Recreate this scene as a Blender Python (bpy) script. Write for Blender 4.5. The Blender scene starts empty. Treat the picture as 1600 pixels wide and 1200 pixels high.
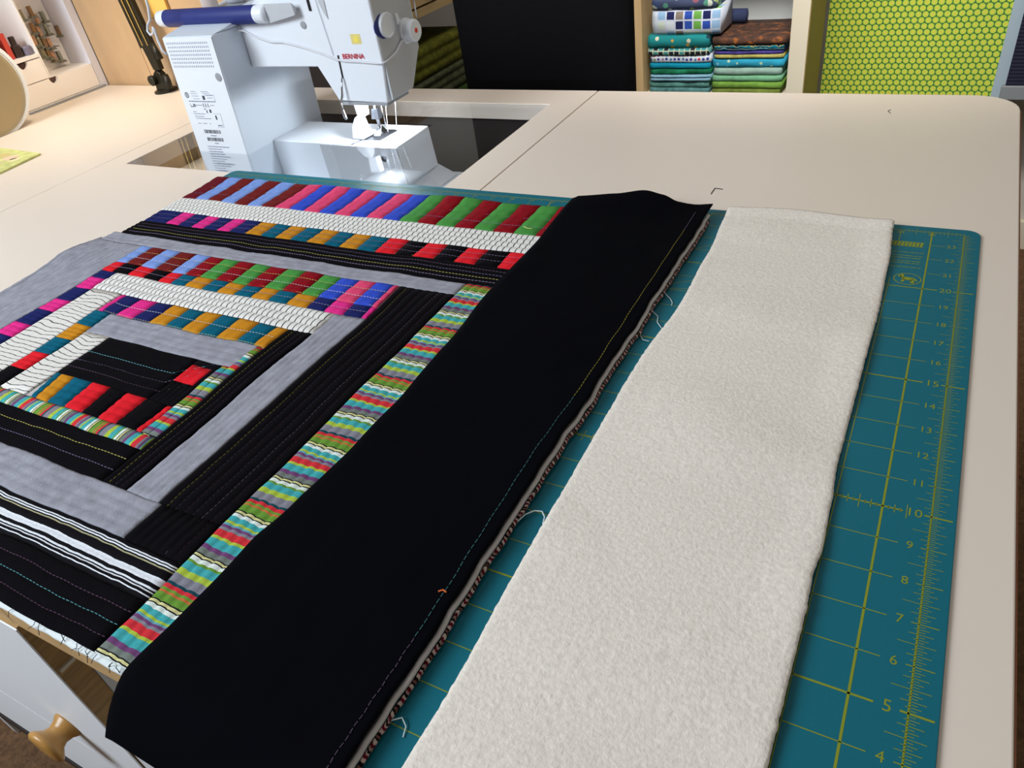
import bpy, bmesh, math, random
from mathutils import Vector, Matrix, noise

random.seed(7)
I = 0.0254            # everything below is laid out in inches; table surface is z = 0
TZ = 0.74             # height of the table surface above the floor, metres
FLOOR = -TZ / I

S = bpy.context.scene
COL = S.collection

# ------------------------------------------------------------------ camera
cam_d = bpy.data.cameras.new('camera')
cam_d.sensor_width = 36.0
cam_d.lens = 1156.9 / 1600 * 36
cam_d.clip_start = 0.02
cam = bpy.data.objects.new('camera', cam_d)
COL.objects.link(cam)
rx = Vector((0.87720462, 0.46047639, -0.13591744))
ry = -Vector((0.18598582, -0.5868967, -0.78801113))
rz = -Vector((-0.44263002, 0.66596828, -0.60047057))
m = Matrix((rx, ry, rz)).transposed().to_4x4()
m.translation = Vector((34.5377 * I, -3.679 * I, TZ + 13.738 * I))
cam.matrix_world = m
S.camera = cam

# ------------------------------------------------------------------ colour management, world, lights
S.view_settings.view_transform = 'Standard'
S.view_settings.look = 'None'
S.view_settings.gamma = 1
S.view_settings.use_curve_mapping = False
S.view_settings.exposure = 0.0

world = bpy.data.worlds.new('world')
S.world = world
world.use_nodes = True
world.node_tree.nodes['Background'].inputs[0].default_value = (0.78, 0.86, 1.0, 1)
world.node_tree.nodes['Background'].inputs[1].default_value = 0.19


def area(name, loc, target, sx, sy, power, color, spread=180):
    d = bpy.data.lights.new(name, 'AREA')
    d.shape = 'RECTANGLE'
    d.size = sx * I
    d.size_y = sy * I
    d.energy = power
    d.color = color
    d.spread = math.radians(spread)
    o = bpy.data.objects.new(name, d)
    COL.objects.link(o)
    o.location = (loc[0] * I, loc[1] * I, TZ + loc[2] * I)
    v = Vector(target) - Vector(loc)
    o.rotation_euler = v.to_track_quat('-Z', 'Y').to_euler()
    return o


# daylight through the window of the left wall; the two overhead fills are added
area('window_daylight', (-18, -33, 42), (8, 10, 0), 36, 36, 53.0, (0.83, 0.92, 1.0))
area('back_fill', (22, 48, 60), (24, 70, -4), 24, 24, 5.5, (1.0, 0.93, 0.84))  # added overhead fill for the curtain and back of the room
area('shelf_fill', (26, 26, 50), (23, 72, -5), 20, 8, 4.6, (1.0, 0.95, 0.88), 62)  # added narrow fill that lifts the shelf fabrics and curtain


# ------------------------------------------------------------------ helpers
def srgb(r, g, b):
    def f(c):
        c /= 255.0
        return c / 12.92 if c <= 0.04045 else ((c + 0.055) / 1.055) ** 2.4
    return (f(r), f(g), f(b), 1.0)


MATS = {}


def base_mat(name):
    mt = bpy.data.materials.new(name)
    mt.use_nodes = True
    MATS[name] = mt
    nt = mt.node_tree
    return mt, nt, nt.nodes['Principled BSDF']


def N(nt, kind, **kw):
    n = nt.nodes.new(kind)
    for k, v in kw.items():
        setattr(n, k, v)
    return n


def mat(name, rgb, rough=0.6, metal=0.0, spec=0.4, bump=0.0, bscale=200.0, vary=0.0, vscale=30.0, stretch=None, sheen=0.0, emit=0.0):
    """plain coloured material with optional noise grain (object space, metres)"""
    if name in MATS:
        return MATS[name]
    mt, nt, b = base_mat(name)
    c = srgb(*rgb)
    b.inputs['Base Color'].default_value = c
    b.inputs['Roughness'].default_value = rough
    b.inputs['Metallic'].default_value = metal
    b.inputs['Specular IOR Level'].default_value = spec
    if sheen:
        b.inputs['Sheen Weight'].default_value = sheen
        b.inputs['Sheen Roughness'].default_value = 0.4
    if emit:
        b.inputs['Emission Color'].default_value = c
        b.inputs['Emission Strength'].default_value = emit
    if bump or vary:
        tc = N(nt, 'ShaderNodeTexCoord')
        mp = N(nt, 'ShaderNodeMapping')
        nt.links.new(tc.outputs['Object'], mp.inputs[0])
        if stretch:
            mp.inputs['Scale'].default_value = stretch
        if bump:
            ns = N(nt, 'ShaderNodeTexNoise')
            ns.inputs['Scale'].default_value = bscale
            ns.inputs['Detail'].default_value = 3
            nt.links.new(mp.outputs[0], ns.inputs['Vector'])
            bp = N(nt, 'ShaderNodeBump')
            bp.inputs['Strength'].default_value = bump
            bp.inputs['Distance'].default_value = 0.002
            nt.links.new(ns.outputs['Fac'], bp.inputs['Height'])
            nt.links.new(bp.outputs[0], b.inputs['Normal'])
        if vary:
            n2 = N(nt, 'ShaderNodeTexNoise')
            n2.inputs['Scale'].default_value = vscale
            n2.inputs['Detail'].default_value = 4
            nt.links.new(mp.outputs[0], n2.inputs['Vector'])
            rp = N(nt, 'ShaderNodeValToRGB')
            rp.color_ramp.elements[0].position = 0.3
            rp.color_ramp.elements[1].position = 0.7
            lo = tuple(max(0, v * (1 - vary)) for v in c[:3]) + (1,)
            hi = tuple(min(1, v * (1 + vary)) for v in c[:3]) + (1,)
            rp.color_ramp.elements[0].color = lo
            rp.color_ramp.elements[1].color = hi
            nt.links.new(n2.outputs['Fac'], rp.inputs[0])
            nt.links.new(rp.outputs[0], b.inputs['Base Color'])
    return mt


def stripe_mat(name, stops, period, axis='X', wob=0.04, rough=0.8, bump=0.15):
    """woven / printed stripes: stops = [(position 0..1, rgb)], UV carries inches along the strip"""
    mt, nt, b = base_mat(name)
    b.inputs['Roughness'].default_value = rough
    b.inputs['Specular IOR Level'].default_value = 0.06
    uv = N(nt, 'ShaderNodeUVMap')
    sp = N(nt, 'ShaderNodeSeparateXYZ')
    nt.links.new(uv.outputs[0], sp.inputs[0])
    ns = N(nt, 'ShaderNodeTexNoise')
    ns.inputs['Scale'].default_value = 2.2
    nt.links.new(uv.outputs[0], ns.inputs['Vector'])
    md = N(nt, 'ShaderNodeMath', operation='MULTIPLY_ADD')
    nt.links.new(ns.outputs['Fac'], md.inputs[0])
    md.inputs[1].default_value = wob
    nt.links.new(sp.outputs[axis], md.inputs[2])
    dv = N(nt, 'ShaderNodeMath', operation='DIVIDE')
    nt.links.new(md.outputs[0], dv.inputs[0])
    dv.inputs[1].default_value = period
    fr = N(nt, 'ShaderNodeMath', operation='FRACT')
    nt.links.new(dv.outputs[0], fr.inputs[0])
    rp = N(nt, 'ShaderNodeValToRGB')
    rp.color_ramp.interpolation = 'CONSTANT'
    els = rp.color_ramp.elements
    els[0].position = 0
    els[0].color = srgb(*stops[0][1])
    els[1].position = stops[1][0]
    els[1].color = srgb(*stops[1][1])
    for p, c in stops[2:]:
        e = els.new(p)
        e.color = srgb(*c)
    nt.links.new(fr.outputs[0], rp.inputs[0])
    n2 = N(nt, 'ShaderNodeTexNoise')
    n2.inputs['Scale'].default_value = 9.0
    n2.inputs['Detail'].default_value = 5
    nt.links.new(uv.outputs[0], n2.inputs['Vector'])
    mr = N(nt, 'ShaderNodeMapRange')
    mr.inputs['To Min'].default_value = 0.62
    mr.inputs['To Max'].default_value = 1.2
    nt.links.new(n2.outputs['Fac'], mr.inputs['Value'])
    ml = N(nt, 'ShaderNodeVectorMath', operation='SCALE')
    nt.links.new(rp.outputs[0], ml.inputs[0])
    nt.links.new(mr.outputs[0], ml.inputs['Scale'])
    nt.links.new(ml.outputs[0], b.inputs['Base Color'])
    return mt


def zebra_mat(name, base, line, scale, thr, distort, base_vary=0.06):
    """white cloth crossed by thin wandering dark lines (printed), UV in inches: lines cross the strip"""
    mt, nt, b = base_mat(name)
    b.inputs['Roughness'].default_value = 0.85
    b.inputs['Specular IOR Level'].default_value = 0.2
    uv = N(nt, 'ShaderNodeUVMap')
    wv = N(nt, 'ShaderNodeTexWave', wave_type='BANDS', bands_direction='X', wave_profile='SIN')
    wv.inputs['Scale'].default_value = scale
    wv.inputs['Distortion'].default_value = distort
    wv.inputs['Detail'].default_value = 1.0
    wv.inputs['Detail Scale'].default_value = 0.55
    nt.links.new(uv.outputs[0], wv.inputs['Vector'])
    rp = N(nt, 'ShaderNodeValToRGB')
    e = rp.color_ramp.elements
    e[0].position = thr
    e[0].color = srgb(*line)
    e[1].position = thr + 0.03
    e[1].color = srgb(*base)
    nt.links.new(wv.outputs['Fac'], rp.inputs[0])
    nt.links.new(rp.outputs[0], b.inputs['Base Color'])
    return mt


ORG = {}


class MB:
    """collects geometry in inches and links it as one mesh object"""

    def __init__(self):
        self.v, self.f, self.mi, self.uv = [], [], [], {}
        self.cur = 0

    def face(self, idx):
        self.f.append(tuple(idx))
        self.mi.append(self.cur)

    def pts(self, L):
        n = len(self.v)
        self.v.extend(tuple(p) for p in L)
        return list(range(n, n + len(L)))

    def box(self, x0, x1, y0, y1, z0, z1):
        i = self.pts([(x0, y0, z0), (x1, y0, z0), (x1, y1, z0), (x0, y1, z0), (x0, y0, z1), (x1, y0, z1), (x1, y1, z1), (x0, y1, z1)])
        for q in ((3, 2, 1, 0), (4, 5, 6, 7), (0, 1, 5, 4), (1, 2, 6, 5), (2, 3, 7, 6), (3, 0, 4, 7)):
            self.face([i[k] for k in q])
        return self

    def hexa(self, lo, hi):
        """lo, hi: 4 points each, counter-clockwise seen from above"""
        i = self.pts(list(lo) + list(hi))
        for q in ((3, 2, 1, 0), (4, 5, 6, 7), (0, 1, 5, 4), (1, 2, 6, 5), (2, 3, 7, 6), (3, 0, 4, 7)):
            self.face([i[k] for k in q])
        return self

    def prism(self, poly, a, b, axis='z'):
        """extrude a 2D polygon from a to b along axis"""
        def P(p, t):
            return {'z': (p[0], p[1], t), 'y': (p[0], t, p[1]), 'x': (t, p[0], p[1])}[axis]
        n = len(poly)
        i = self.pts([P(p, a) for p in poly] + [P(p, b) for p in poly])
        self.face(i[:n][::-1])
        self.face(i[n:])
        for k in range(n):
            j = (k + 1) % n
            self.face((i[k], i[j], i[n + j], i[n + k]))
        return self

    def hull(self, L):
        bm = bmesh.new()
        for p in L:
            bm.verts.new(p)
        bmesh.ops.convex_hull(bm, input=bm.verts)
        loose = [v for v in bm.verts if not v.link_faces]
        bmesh.ops.delete(bm, geom=loose, context='VERTS')
        bmesh.ops.dissolve_limit(bm, angle_limit=0.02, verts=bm.verts, edges=bm.edges)
        bm.verts.index_update()
        i = self.pts([v.co[:] for v in bm.verts])
        for f in bm.faces:
            self.face([i[v.index] for v in f.verts])
        bm.free()
        return self

    def rings(self, R, cap=True, close=False):
        """R: list of rings (lists of points, same length)"""
        n = len(R[0])
        ids = [self.pts(r) for r in R]
        for a, b in zip(ids, ids[1:]):
            for k in range(n):
                j = (k + 1) % n
                self.face((a[k], a[j], b[j], b[k]))
        if cap:
            self.face(ids[0][::-1])
            self.face(ids[-1])
        return self

    def lathe(self, prof, c, axis='z', n=20):
        """prof: [(radius, offset along axis)]"""
        R = []
        for r, t in prof:
            ring = []
            for k in range(n):
                a = 2 * math.pi * k / n
                u, w = r * math.cos(a), r * math.sin(a)
                if axis == 'z':
                    ring.append((c[0] + u, c[1] + w, c[2] + t))
                elif axis == 'x':
                    ring.append((c[0] + t, c[1] + u, c[2] + w))
                else:
                    ring.append((c[0] + w, c[1] + t, c[2] + u))
            R.append(ring)
        return self.rings(R)

    def tube(self, P, r, n=6):
        P = [Vector(p) for p in P]
        R = []
        up = Vector((0, 0, 1))
        for k, p in enumerate(P):
            d = (P[min(k + 1, len(P) - 1)] - P[max(k - 1, 0)]).normalized()
            a = d.cross(up)
            if a.length < 0.05:
                a = d.cross(Vector((1, 0, 0)))
            a.normalize()
            b = a.cross(d)
            rr = r[k] if isinstance(r, (list, tuple)) else r
            R.append([tuple(p + rr * (math.cos(t) * a + math.sin(t) * b)) for t in [2 * math.pi * q / n for q in range(n)]])
        return self.rings(R)

    def slab(self, xs, ys, keep, z0, z1):
        """plate made of grid cells; cells with keep(i, j) False are cut out"""
        idx = {}
        def vid(i, j, t):
            k = (i, j, t)
            if k not in idx:
                idx[k] = self.pts([(xs[i], ys[j], z1 if t else z0)])[0]
            return idx[k]
        ok = lambda i, j: 0 <= i < len(xs) - 1 and 0 <= j < len(ys) - 1 and keep(i, j)
        for i in range(len(xs) - 1):
            for j in range(len(ys) - 1):
                if not ok(i, j):
                    continue
                self.face((vid(i, j, 1), vid(i + 1, j, 1), vid(i + 1, j + 1, 1), vid(i, j + 1, 1)))
                self.face((vid(i, j + 1, 0), vid(i + 1, j + 1, 0), vid(i + 1, j, 0), vid(i, j, 0)))
                if not ok(i - 1, j):
                    self.face((vid(i, j + 1, 0), vid(i, j, 0), vid(i, j, 1), vid(i, j + 1, 1)))
                if not ok(i + 1, j):
                    self.face((vid(i + 1, j, 0), vid(i + 1, j + 1, 0), vid(i + 1, j + 1, 1), vid(i + 1, j, 1)))
                if not ok(i, j - 1):
                    self.face((vid(i, j, 0), vid(i + 1, j, 0), vid(i + 1, j, 1), vid(i, j, 1)))
                if not ok(i, j + 1):
                    self.face((vid(i + 1, j + 1, 0), vid(i, j + 1, 0), vid(i, j + 1, 1), vid(i + 1, j + 1, 1)))
        return self

    def sheet(self, nu, nv, fn, uvfn=None, skirt=0.0):
        """open grid surface fn(s, t) with s, t in 0..1; skirt drops the rim by that much"""
        base = len(self.v)
        for a in range(nu + 1):
            for b in range(nv + 1):
                s, t = a / nu, b / nv
                self.v.append(tuple(fn(s, t)))
                if uvfn:
                    self.uv[len(self.v) - 1] = uvfn(s, t)
        vid = lambda a, b: base + a * (nv + 1) + b
        for a in range(nu):
            for b in range(nv):
                self.face((vid(a, b), vid(a + 1, b), vid(a + 1, b + 1), vid(a, b + 1)))
        if skirt:
            rim = [vid(a, 0) for a in range(nu)] + [vid(nu, b) for b in range(nv)] + [vid(a, nv) for a in range(nu, 0, -1)] + [vid(0, b) for b in range(nv, 0, -1)]
            low = []
            for r in rim:
                p = self.v[r]
                self.v.append((p[0], p[1], p[2] - skirt))
                if r in self.uv:
                    self.uv[len(self.v) - 1] = self.uv[r]
                low.append(len(self.v) - 1)
            k = len(rim)
            for q in range(k):
                self.face((rim[(q + 1) % k], rim[q], low[q], low[(q + 1) % k]))
            self.face(low[::-1]) if False else None
        return self

    def build(self, name, mats, parent=None, smooth=False, bevel=0.0, seg=2, sub=0, base=None):
        xs = [p[0] for p in self.v]
        ys = [p[1] for p in self.v]
        zs = [p[2] for p in self.v]
        o = base or ((min(xs) + max(xs)) / 2, (min(ys) + max(ys)) / 2, min(zs))
        me = bpy.data.meshes.new(name)
        me.from_pydata([((p[0] - o[0]) * I, (p[1] - o[1]) * I, (p[2] - o[2]) * I) for p in self.v], [], self.f)
        if not isinstance(mats, (list, tuple)):
            mats = [mats]
        for mm in mats:
            me.materials.append(mm)
        if len(mats) > 1:
            me.polygons.foreach_set('material_index', self.mi)
        if self.uv:
            ul = me.uv_layers.new(name='UVMap')
            for lp in me.loops:
                ul.data[lp.index].uv = self.uv.get(lp.vertex_index, (0, 0))
        if smooth:
            me.polygons.foreach_set('use_smooth', [True] * len(me.polygons))
        me.update()
        ob = bpy.data.objects.new(name, me)
        COL.objects.link(ob)
        ORG[ob] = Vector(o)
        if parent is not None:
            ob.parent = parent
            ob.location = (Vector(o) - ORG[parent]) * I
        else:
            ob.location = (o[0] * I, o[1] * I, TZ + o[2] * I)
        if bevel:
            md = ob.modifiers.new('bevel', 'BEVEL')
            md.width = bevel * I
            md.segments = seg
            md.limit_method = 'ANGLE'
            md.angle_limit = math.radians(30)
            me.polygons.foreach_set('use_smooth', [True] * len(me.polygons))
            wn = ob.modifiers.new('normals', 'WEIGHTED_NORMAL')
            wn.keep_sharp = False
        if sub:
            md = ob.modifiers.new('sub', 'SUBSURF')
            md.levels = md.render_levels = sub
        return ob


def thing(name, label, cat, loc, group=None):
    o = bpy.data.objects.new(name, None)
    COL.objects.link(o)
    o.empty_display_size = 0.02
    o.location = (loc[0] * I, loc[1] * I, TZ + loc[2] * I)
    ORG[o] = Vector(loc)
    o['label'] = label
    o['category'] = cat
    if group:
        o['group'] = group
    return o


def tag(o, label, cat, group=None):
    o['label'] = label
    o['category'] = cat
    if group:
        o['group'] = group
    return o


def struct(o):
    o['kind'] = 'structure'
    return o


def stuff(o):
    o['kind'] = 'stuff'
    return o


def text_mb(mb, txt, x, y, size, place, align='CENTER', bold=0.0):
    """lettering as thin faces; place(u, w) -> (x, y, z) in inches"""
    cu = bpy.data.curves.new('lettering', 'FONT')
    cu.body = txt
    cu.size = 1.0
    cu.align_x = align
    cu.align_y = 'CENTER'
    cu.resolution_u = 2
    cu.offset = bold
    tmp = bpy.data.objects.new('lettering', cu)
    COL.objects.link(tmp)
    dg = bpy.context.evaluated_depsgraph_get()
    dg.update()
    me = bpy.data.meshes.new_from_object(tmp.evaluated_get(dg))
    i = mb.pts([place(x + v.co.x * size, y + v.co.y * size) for v in me.vertices])
    for p in me.polygons:
        mb.face([i[k] for k in p.vertices])
    bpy.data.meshes.remove(me)
    bpy.data.objects.remove(tmp)
    bpy.data.curves.remove(cu)


def smooth01(t):
    t = max(0.0, min(1.0, t))
    return t * t * (3 - 2 * t)


def lerp_pts(P, t):
    """piecewise linear P = [(t, value)], ascending"""
    if t <= P[0][0]:
        return P[0][1]
    for (a, va), (b, vb) in zip(P, P[1:]):
        if t <= b:
            return va + (vb - va) * smooth01((t - a) / (b - a)) if b > a else vb
    return P[-1][1]


# ------------------------------------------------------------------ materials
M_table = mat('white_laminate', (221, 206, 191), 0.42, spec=0.35, bump=0.03, bscale=900)
M_edge = mat('tan_edge_band', (196, 160, 112), 0.55, vary=0.12, vscale=40)
M_cab = mat('white_cabinet', (222, 224, 228), 0.45, bump=0.02, bscale=500)
M_brown = mat('brown_wood', (168, 134, 84), 0.6, vary=0.25, vscale=30, stretch=(1, 1, 8))
M_birch = mat('birch_wood', (205, 175, 130), 0.5, vary=0.12, vscale=14, stretch=(2, 2, 0.4))
M_knob = mat('varnished_knob_wood', (172, 126, 66), 0.3, vary=0.15, vscale=50)
M_carpet = mat('brown_carpet', (98, 70, 46), 0.95, bump=0.8, bscale=260, vary=0.35, vscale=120)
M_wall = mat('painted_wall', (196, 190, 180), 0.9, bump=0.05, bscale=150)
M_black_cloth = mat('black_cloth', (7, 7, 11), 1.0, spec=0.03, bump=0.08, bscale=900)
M_patch = {}
for n_, c_ in dict(maroon=(96, 24, 34), light_blue=(116, 142, 200), brown=(104, 30, 28), pink=(206, 66, 104), blue=(48, 72, 178), green=(68, 134, 62), dark_red=(128, 16, 26),
                   magenta=(208, 44, 124), navy=(28, 34, 84), ochre=(184, 122, 30), teal=(12, 84, 106), red=(204, 30, 40), black=(10, 8, 12)).items():
    M_patch[n_] = mat('cloth_' + n_, c_, 0.95, spec=0.05, bump=0.2, bscale=1100, vary=0.1, vscale=160)
M_gray = mat('cloth_grey', (142, 141, 150), 0.9, spec=0.15, bump=0.3, bscale=900, vary=0.16, vscale=110)
M_zebra = zebra_mat('cloth_white_dark_lines', (216, 212, 206), (36, 34, 40), 1.15, 0.055, 3.2)
M_zebra_wide = zebra_mat('cloth_white_loose_lines', (212, 207, 200), (58, 54, 54), 1.35, 0.035, 7.5)
teal, lime, grn, rd, gry, pur, wht, crm, drk, org = (66, 160, 164), (166, 186, 66), (102, 144, 54), (204, 50, 58), (128, 126, 136), (110, 66, 110), (214, 222, 214), (206, 200, 140), (30, 28, 32), (190, 104, 60)
ST = [(0.0, teal), (.076, lime), (.103, rd), (.172, gry), (.20, pur), (.228, (96, 158, 170)), (.248, lime), (.272, teal), (.328, wht), (.362, drk), (.374, crm), (.398, drk), (.41, grn), (.476, org), (.494, grn),
      (.517, rd), (.552, (24, 68, 78)), (.579, gry), (.665, lime), (.724, teal), (.793, grn), (.82, wht), (.856, drk), (.868, crm), (.89, drk), (.902, (112, 118, 112)), (.955, pur)]
M_stripes = stripe_mat('cloth_multicolour_stripes', ST, 2.9, 'X', 0.10)
wh2 = (226, 228, 234)
bk = (14, 12, 17)
M_bw = stripe_mat('cloth_black_white_lines', [(0, bk), (.036, wh2), (.068, bk), (.106, wh2), (.145, bk), (.228, wh2), (.384, bk), (.588, (170, 164, 130)), (.618, bk), (.65, wh2), (.68, bk), (.708, wh2), (.74, bk), (.942, wh2), (.972, bk)], 1.16, 'Y', 0.05)
M_batt = mat('cotton_batting', (222, 212, 200), 0.95, spec=0.2, bump=0.32, bscale=430, vary=0.08, vscale=330)
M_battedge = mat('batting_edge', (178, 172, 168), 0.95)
M_backing = stripe_mat('backing_edge_stripes', [(0, (24, 14, 18)), (.1, (196, 168, 160)), (.22, (100, 18, 34)), (.34, (190, 160, 150)), (.42, (16, 12, 14)), (.52, (150, 120, 112)), (.62, (88, 18, 30)), (.74, (200, 180, 168)), (.86, (20, 14, 16)), (.93, (120, 80, 70))], 0.62, 'X', 0.25)
M_mat = mat('teal_cutting_mat', (7, 97, 112), 0.55, spec=0.2, bump=0.1, bscale=1500)
M_print = mat('yellow_mat_print', (130, 138, 40), 0.7, spec=0.15)
M_print2 = mat('pale_mat_print', (120, 150, 90), 0.6)
M_wplastic = mat('white_plastic', (226, 230, 236), 0.35)
M_wplastic2 = mat('cool_white_plastic', (206, 214, 224), 0.4)
M_gplastic = mat('grey_plastic', (150, 152, 156), 0.45)
M_navy = mat('navy_grip', (32, 44, 112), 0.5, bump=0.1, bscale=600)
M_chrome = mat('polished_metal', (205, 205, 210), 0.18, metal=1.0)
M_steel = mat('dark_steel', (70, 72, 78), 0.35, metal=0.8)
M_dark = mat('near_black', (16, 15, 17), 0.6)
M_printgrey = mat('grey_ink', (120, 124, 150), 0.7)
M_printdark = mat('dark_ink', (60, 62, 76), 0.7)
M_redink = mat('red_ink', (186, 16, 46), 0.5)
M_reddot = mat('red_paint', (222, 60, 40), 0.4)
M_yellow = mat('yellow_sticker', (222, 206, 130), 0.6)
M_yellow2 = mat('yellow_sticker_disc', (236, 216, 92), 0.6)
M_lamp = mat('olive_black_metal', (38, 35, 26), 0.4, metal=0.3)
M_brass = mat('brass_edge', (206, 170, 96), 0.35, metal=0.5)
M_cord = mat('white_cord', (214, 214, 218), 0.5)
M_tan = mat('tan_metal', (176, 158, 124), 0.38, metal=0.55)
M_shelfwhite = mat('cream_shelf_board', (214, 206, 186), 0.5)
M_shelfdark = mat('tan_shelf_side', (142, 122, 74), 0.6)
M_chair = mat('black_chair_cloth', (12, 11, 14), 0.95, spec=0.1, bump=0.2, bscale=500)
M_bulb = mat('lamp_bulb', (255, 236, 200), 0.5, emit=6.0)
M_led = mat('machine_led', (240, 248, 255), 0.5, emit=8.0)

# clear acrylic: see-through with real mirror reflections growing towards grazing angles
M_acr, nt, b_ = base_mat('clear_acrylic')
tr = N(nt, 'ShaderNodeBsdfTransparent')
tr.inputs[0].default_value = (0.96, 0.97, 0.98, 1)
gl = N(nt, 'ShaderNodeBsdfGlossy')
gl.inputs['Roughness'].default_value = 0.03
ge = N(nt, 'ShaderNodeNewGeometry')
sg = N(nt, 'ShaderNodeMath', operation='SUBTRACT')
sg.inputs[0].default_value = 1.0
nt.links.new(ge.outputs['Backfacing'], sg.inputs[1])
ml = N(nt, 'ShaderNodeMath', operation='MULTIPLY')
fr = N(nt, 'ShaderNodeFresnel')
fr.inputs['IOR'].default_value = 1.49
mx = N(nt, 'ShaderNodeMixShader')
nt.links.new(fr.outputs[0], ml.inputs[0])
nt.links.new(sg.outputs[0], ml.inputs[1])
nt.links.new(ml.outputs[0], mx.inputs[0])
nt.links.new(tr.outputs[0], mx.inputs[1])
nt.links.new(gl.outputs[0], mx.inputs[2])
nt.links.new(mx.outputs[0], nt.nodes['Material Output'].inputs[0])

# green cloth printed with a hexagonal grid of discs, UV in inches
M_dots, nt, b_ = base_mat('green_disc_print')
b_.inputs['Roughness'].default_value = 0.85
uv = N(nt, 'ShaderNodeUVMap')
sp_, h_ = 0.56, 0.56 * math.sqrt(3)
ds = []
for off in ((100 * sp_, 100 * h_, 0), (100.5 * sp_, 100.5 * h_, 0)):
    ad = N(nt, 'ShaderNodeVectorMath', operation='ADD')
    ad.inputs[1].default_value = off
    nt.links.new(uv.outputs[0], ad.inputs[0])
    mo = N(nt, 'ShaderNodeVectorMath', operation='MODULO')
    mo.inputs[1].default_value = (sp_, h_, 1)
    nt.links.new(ad.outputs[0], mo.inputs[0])
    di = N(nt, 'ShaderNodeVectorMath', operation='DISTANCE')
    di.inputs[1].default_value = (sp_ / 2, h_ / 2, 0)
    nt.links.new(mo.outputs[0], di.inputs[0])
    ds.append(di)
mn = N(nt, 'ShaderNodeMath', operation='MINIMUM')
nt.links.new(ds[0].outputs['Value'], mn.inputs[0])
nt.links.new(ds[1].outputs['Value'], mn.inputs[1])
rp = N(nt, 'ShaderNodeValToRGB')
e = rp.color_ramp.elements
e[0].position = 0.12
e[0].color = srgb(192, 188, 66)
e[1].position = 0.265
e[1].color = srgb(52, 98, 44)
k_ = e.new(0.215)
k_.color = srgb(170, 198, 58)
k_ = e.new(0.24)
k_.color = srgb(118, 160, 60)
nt.links.new(mn.outputs[0], rp.inputs[0])
nt.links.new(rp.outputs[0], b_.inputs['Base Color'])


# ================================================================== SETTING
mb = MB()
mb.sheet(1, 1, lambda s, t: (-60 + 170 * s, -60 + 145 * t, FLOOR), skirt=0.5)
struct(mb.build('floor', M_carpet))
struct(MB().box(-60, 110, 82, 84, FLOOR, 66).build('wall_back', M_wall))
struct(MB().box(-38.5, -36.5, 4, 82, FLOOR, 66).build('wall_left', M_wall))
M_brownwall = mat('brown_shade_wall', (120, 100, 84), 0.8)
struct(MB().box(-36.5, 62, -42, -40, FLOOR, 60).build('shade_wall_near', M_brownwall))  # unseen dark wall, added to cut light on the near side
struct(MB().box(62, 64, -40, 81, FLOOR, 60).build('bounce_wall_right', mat('pale_bounce_wall', (196, 186, 172), 0.9)))  # unseen wall, added and toned to bounce light from the right
struct(MB().box(-36.5, 62, 81.2, 82, FLOOR, FLOOR + 3).build('baseboard_back', M_shelfwhite))

# ================================================================== SEWING TABLE
TX0, TX1 = -34.0, 37.65
TY0, TY1 = -0.42, 39.35
SEAM_L, SEAM_R = -11.85, 15.82
HX0, HX1, HY0, HY1 = -9.95, 13.75, 24.3, 36.75      # opening round the machine
table = thing('sewing_table', 'wide white laminate sewing table with tan edge and a sunken opening for the sewing machine', 'table', (2, 19, FLOOR))
TH = 1.0


def rounded(x0, x1, y0, y1, r00, r10, r11, r01):
    P = []
    for cx, cy, r, a0 in ((x0, y0, r00, 180), (x1, y0, r10, 270), (x1, y1, r11, 0), (x0, y1, r01, 90)):
        sx = 1 if cx == x0 else -1
        sy = 1 if cy == y0 else -1
        if r == 0:
            P.append((cx, cy))
            continue
        for k in range(9):
            a = math.radians(a0 + 90 * k / 8)
            P.append((cx + sx * r + r * math.cos(a), cy + sy * r + r * math.sin(a)))
    return P


g = 0.03
leaf_r = MB().prism(rounded(SEAM_R + g, TX1, TY0, TY1, 0, 0.8, 2.0, 0), -TH, 0).build('right_leaf', [M_table], table, bevel=0.06)
leaf_l = MB().prism(rounded(TX0, SEAM_L - g, TY0, TY1, 0.8, 0, 0, 0.6), -TH, 0).build('left_leaf', M_table, table, bevel=0.06)
xs = [SEAM_L + g, HX0, HX1, SEAM_R - g]
ys = [TY0, HY0, HY1, TY1]
top = MB().slab(xs, ys, lambda i, j: not (i == 1 and j == 1), -TH, 0).build('centre_top', M_table, table, bevel=0.03)
mb = MB().box(TX0 + 0.9, SEAM_L - g, TY0 - 0.05, TY0 + 0.003, -TH + 0.04, -0.06)
mb.build('edge_band', M_edge, leaf_l)
MB().box(SEAM_L + g, SEAM_R - g, TY0 - 0.05, TY0 + 0.003, -TH + 0.04, -0.06).build('edge_band', M_edge, top)
MB().box(SEAM_R + g, TX1 - 0.9, TY0 - 0.05, TY0 + 0.003, -TH + 0.04, -0.06).build('edge_band', M_edge, leaf_r)
MB().box(TX1 - 0.002, TX1 + 0.03, TY0 + 0.9, TY1 - 2.1, -TH + 0.04, -0.05).build('edge_band', mat('brown_edge_band', (120, 66, 36), 0.6), leaf_r)
# cabinet under the centre top
MB().box(SEAM_L, SEAM_L + 0.7, 0.3, 38.6, FLOOR, -TH).build('side_panel', M_cab, table)
MB().box(15.25, 15.9, 0.2, 38.6, FLOOR, -TH).build('side_panel', M_cab, table)
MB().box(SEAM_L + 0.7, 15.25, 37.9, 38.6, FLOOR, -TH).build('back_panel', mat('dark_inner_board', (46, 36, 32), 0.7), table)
MB().box(SEAM_L + 0.7, 15.25, 0.3, 37.9, FLOOR + 2, FLOOR + 2.7).build('bottom_panel', mat('dark_inner_board', (46, 36, 32), 0.7), table)
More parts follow.
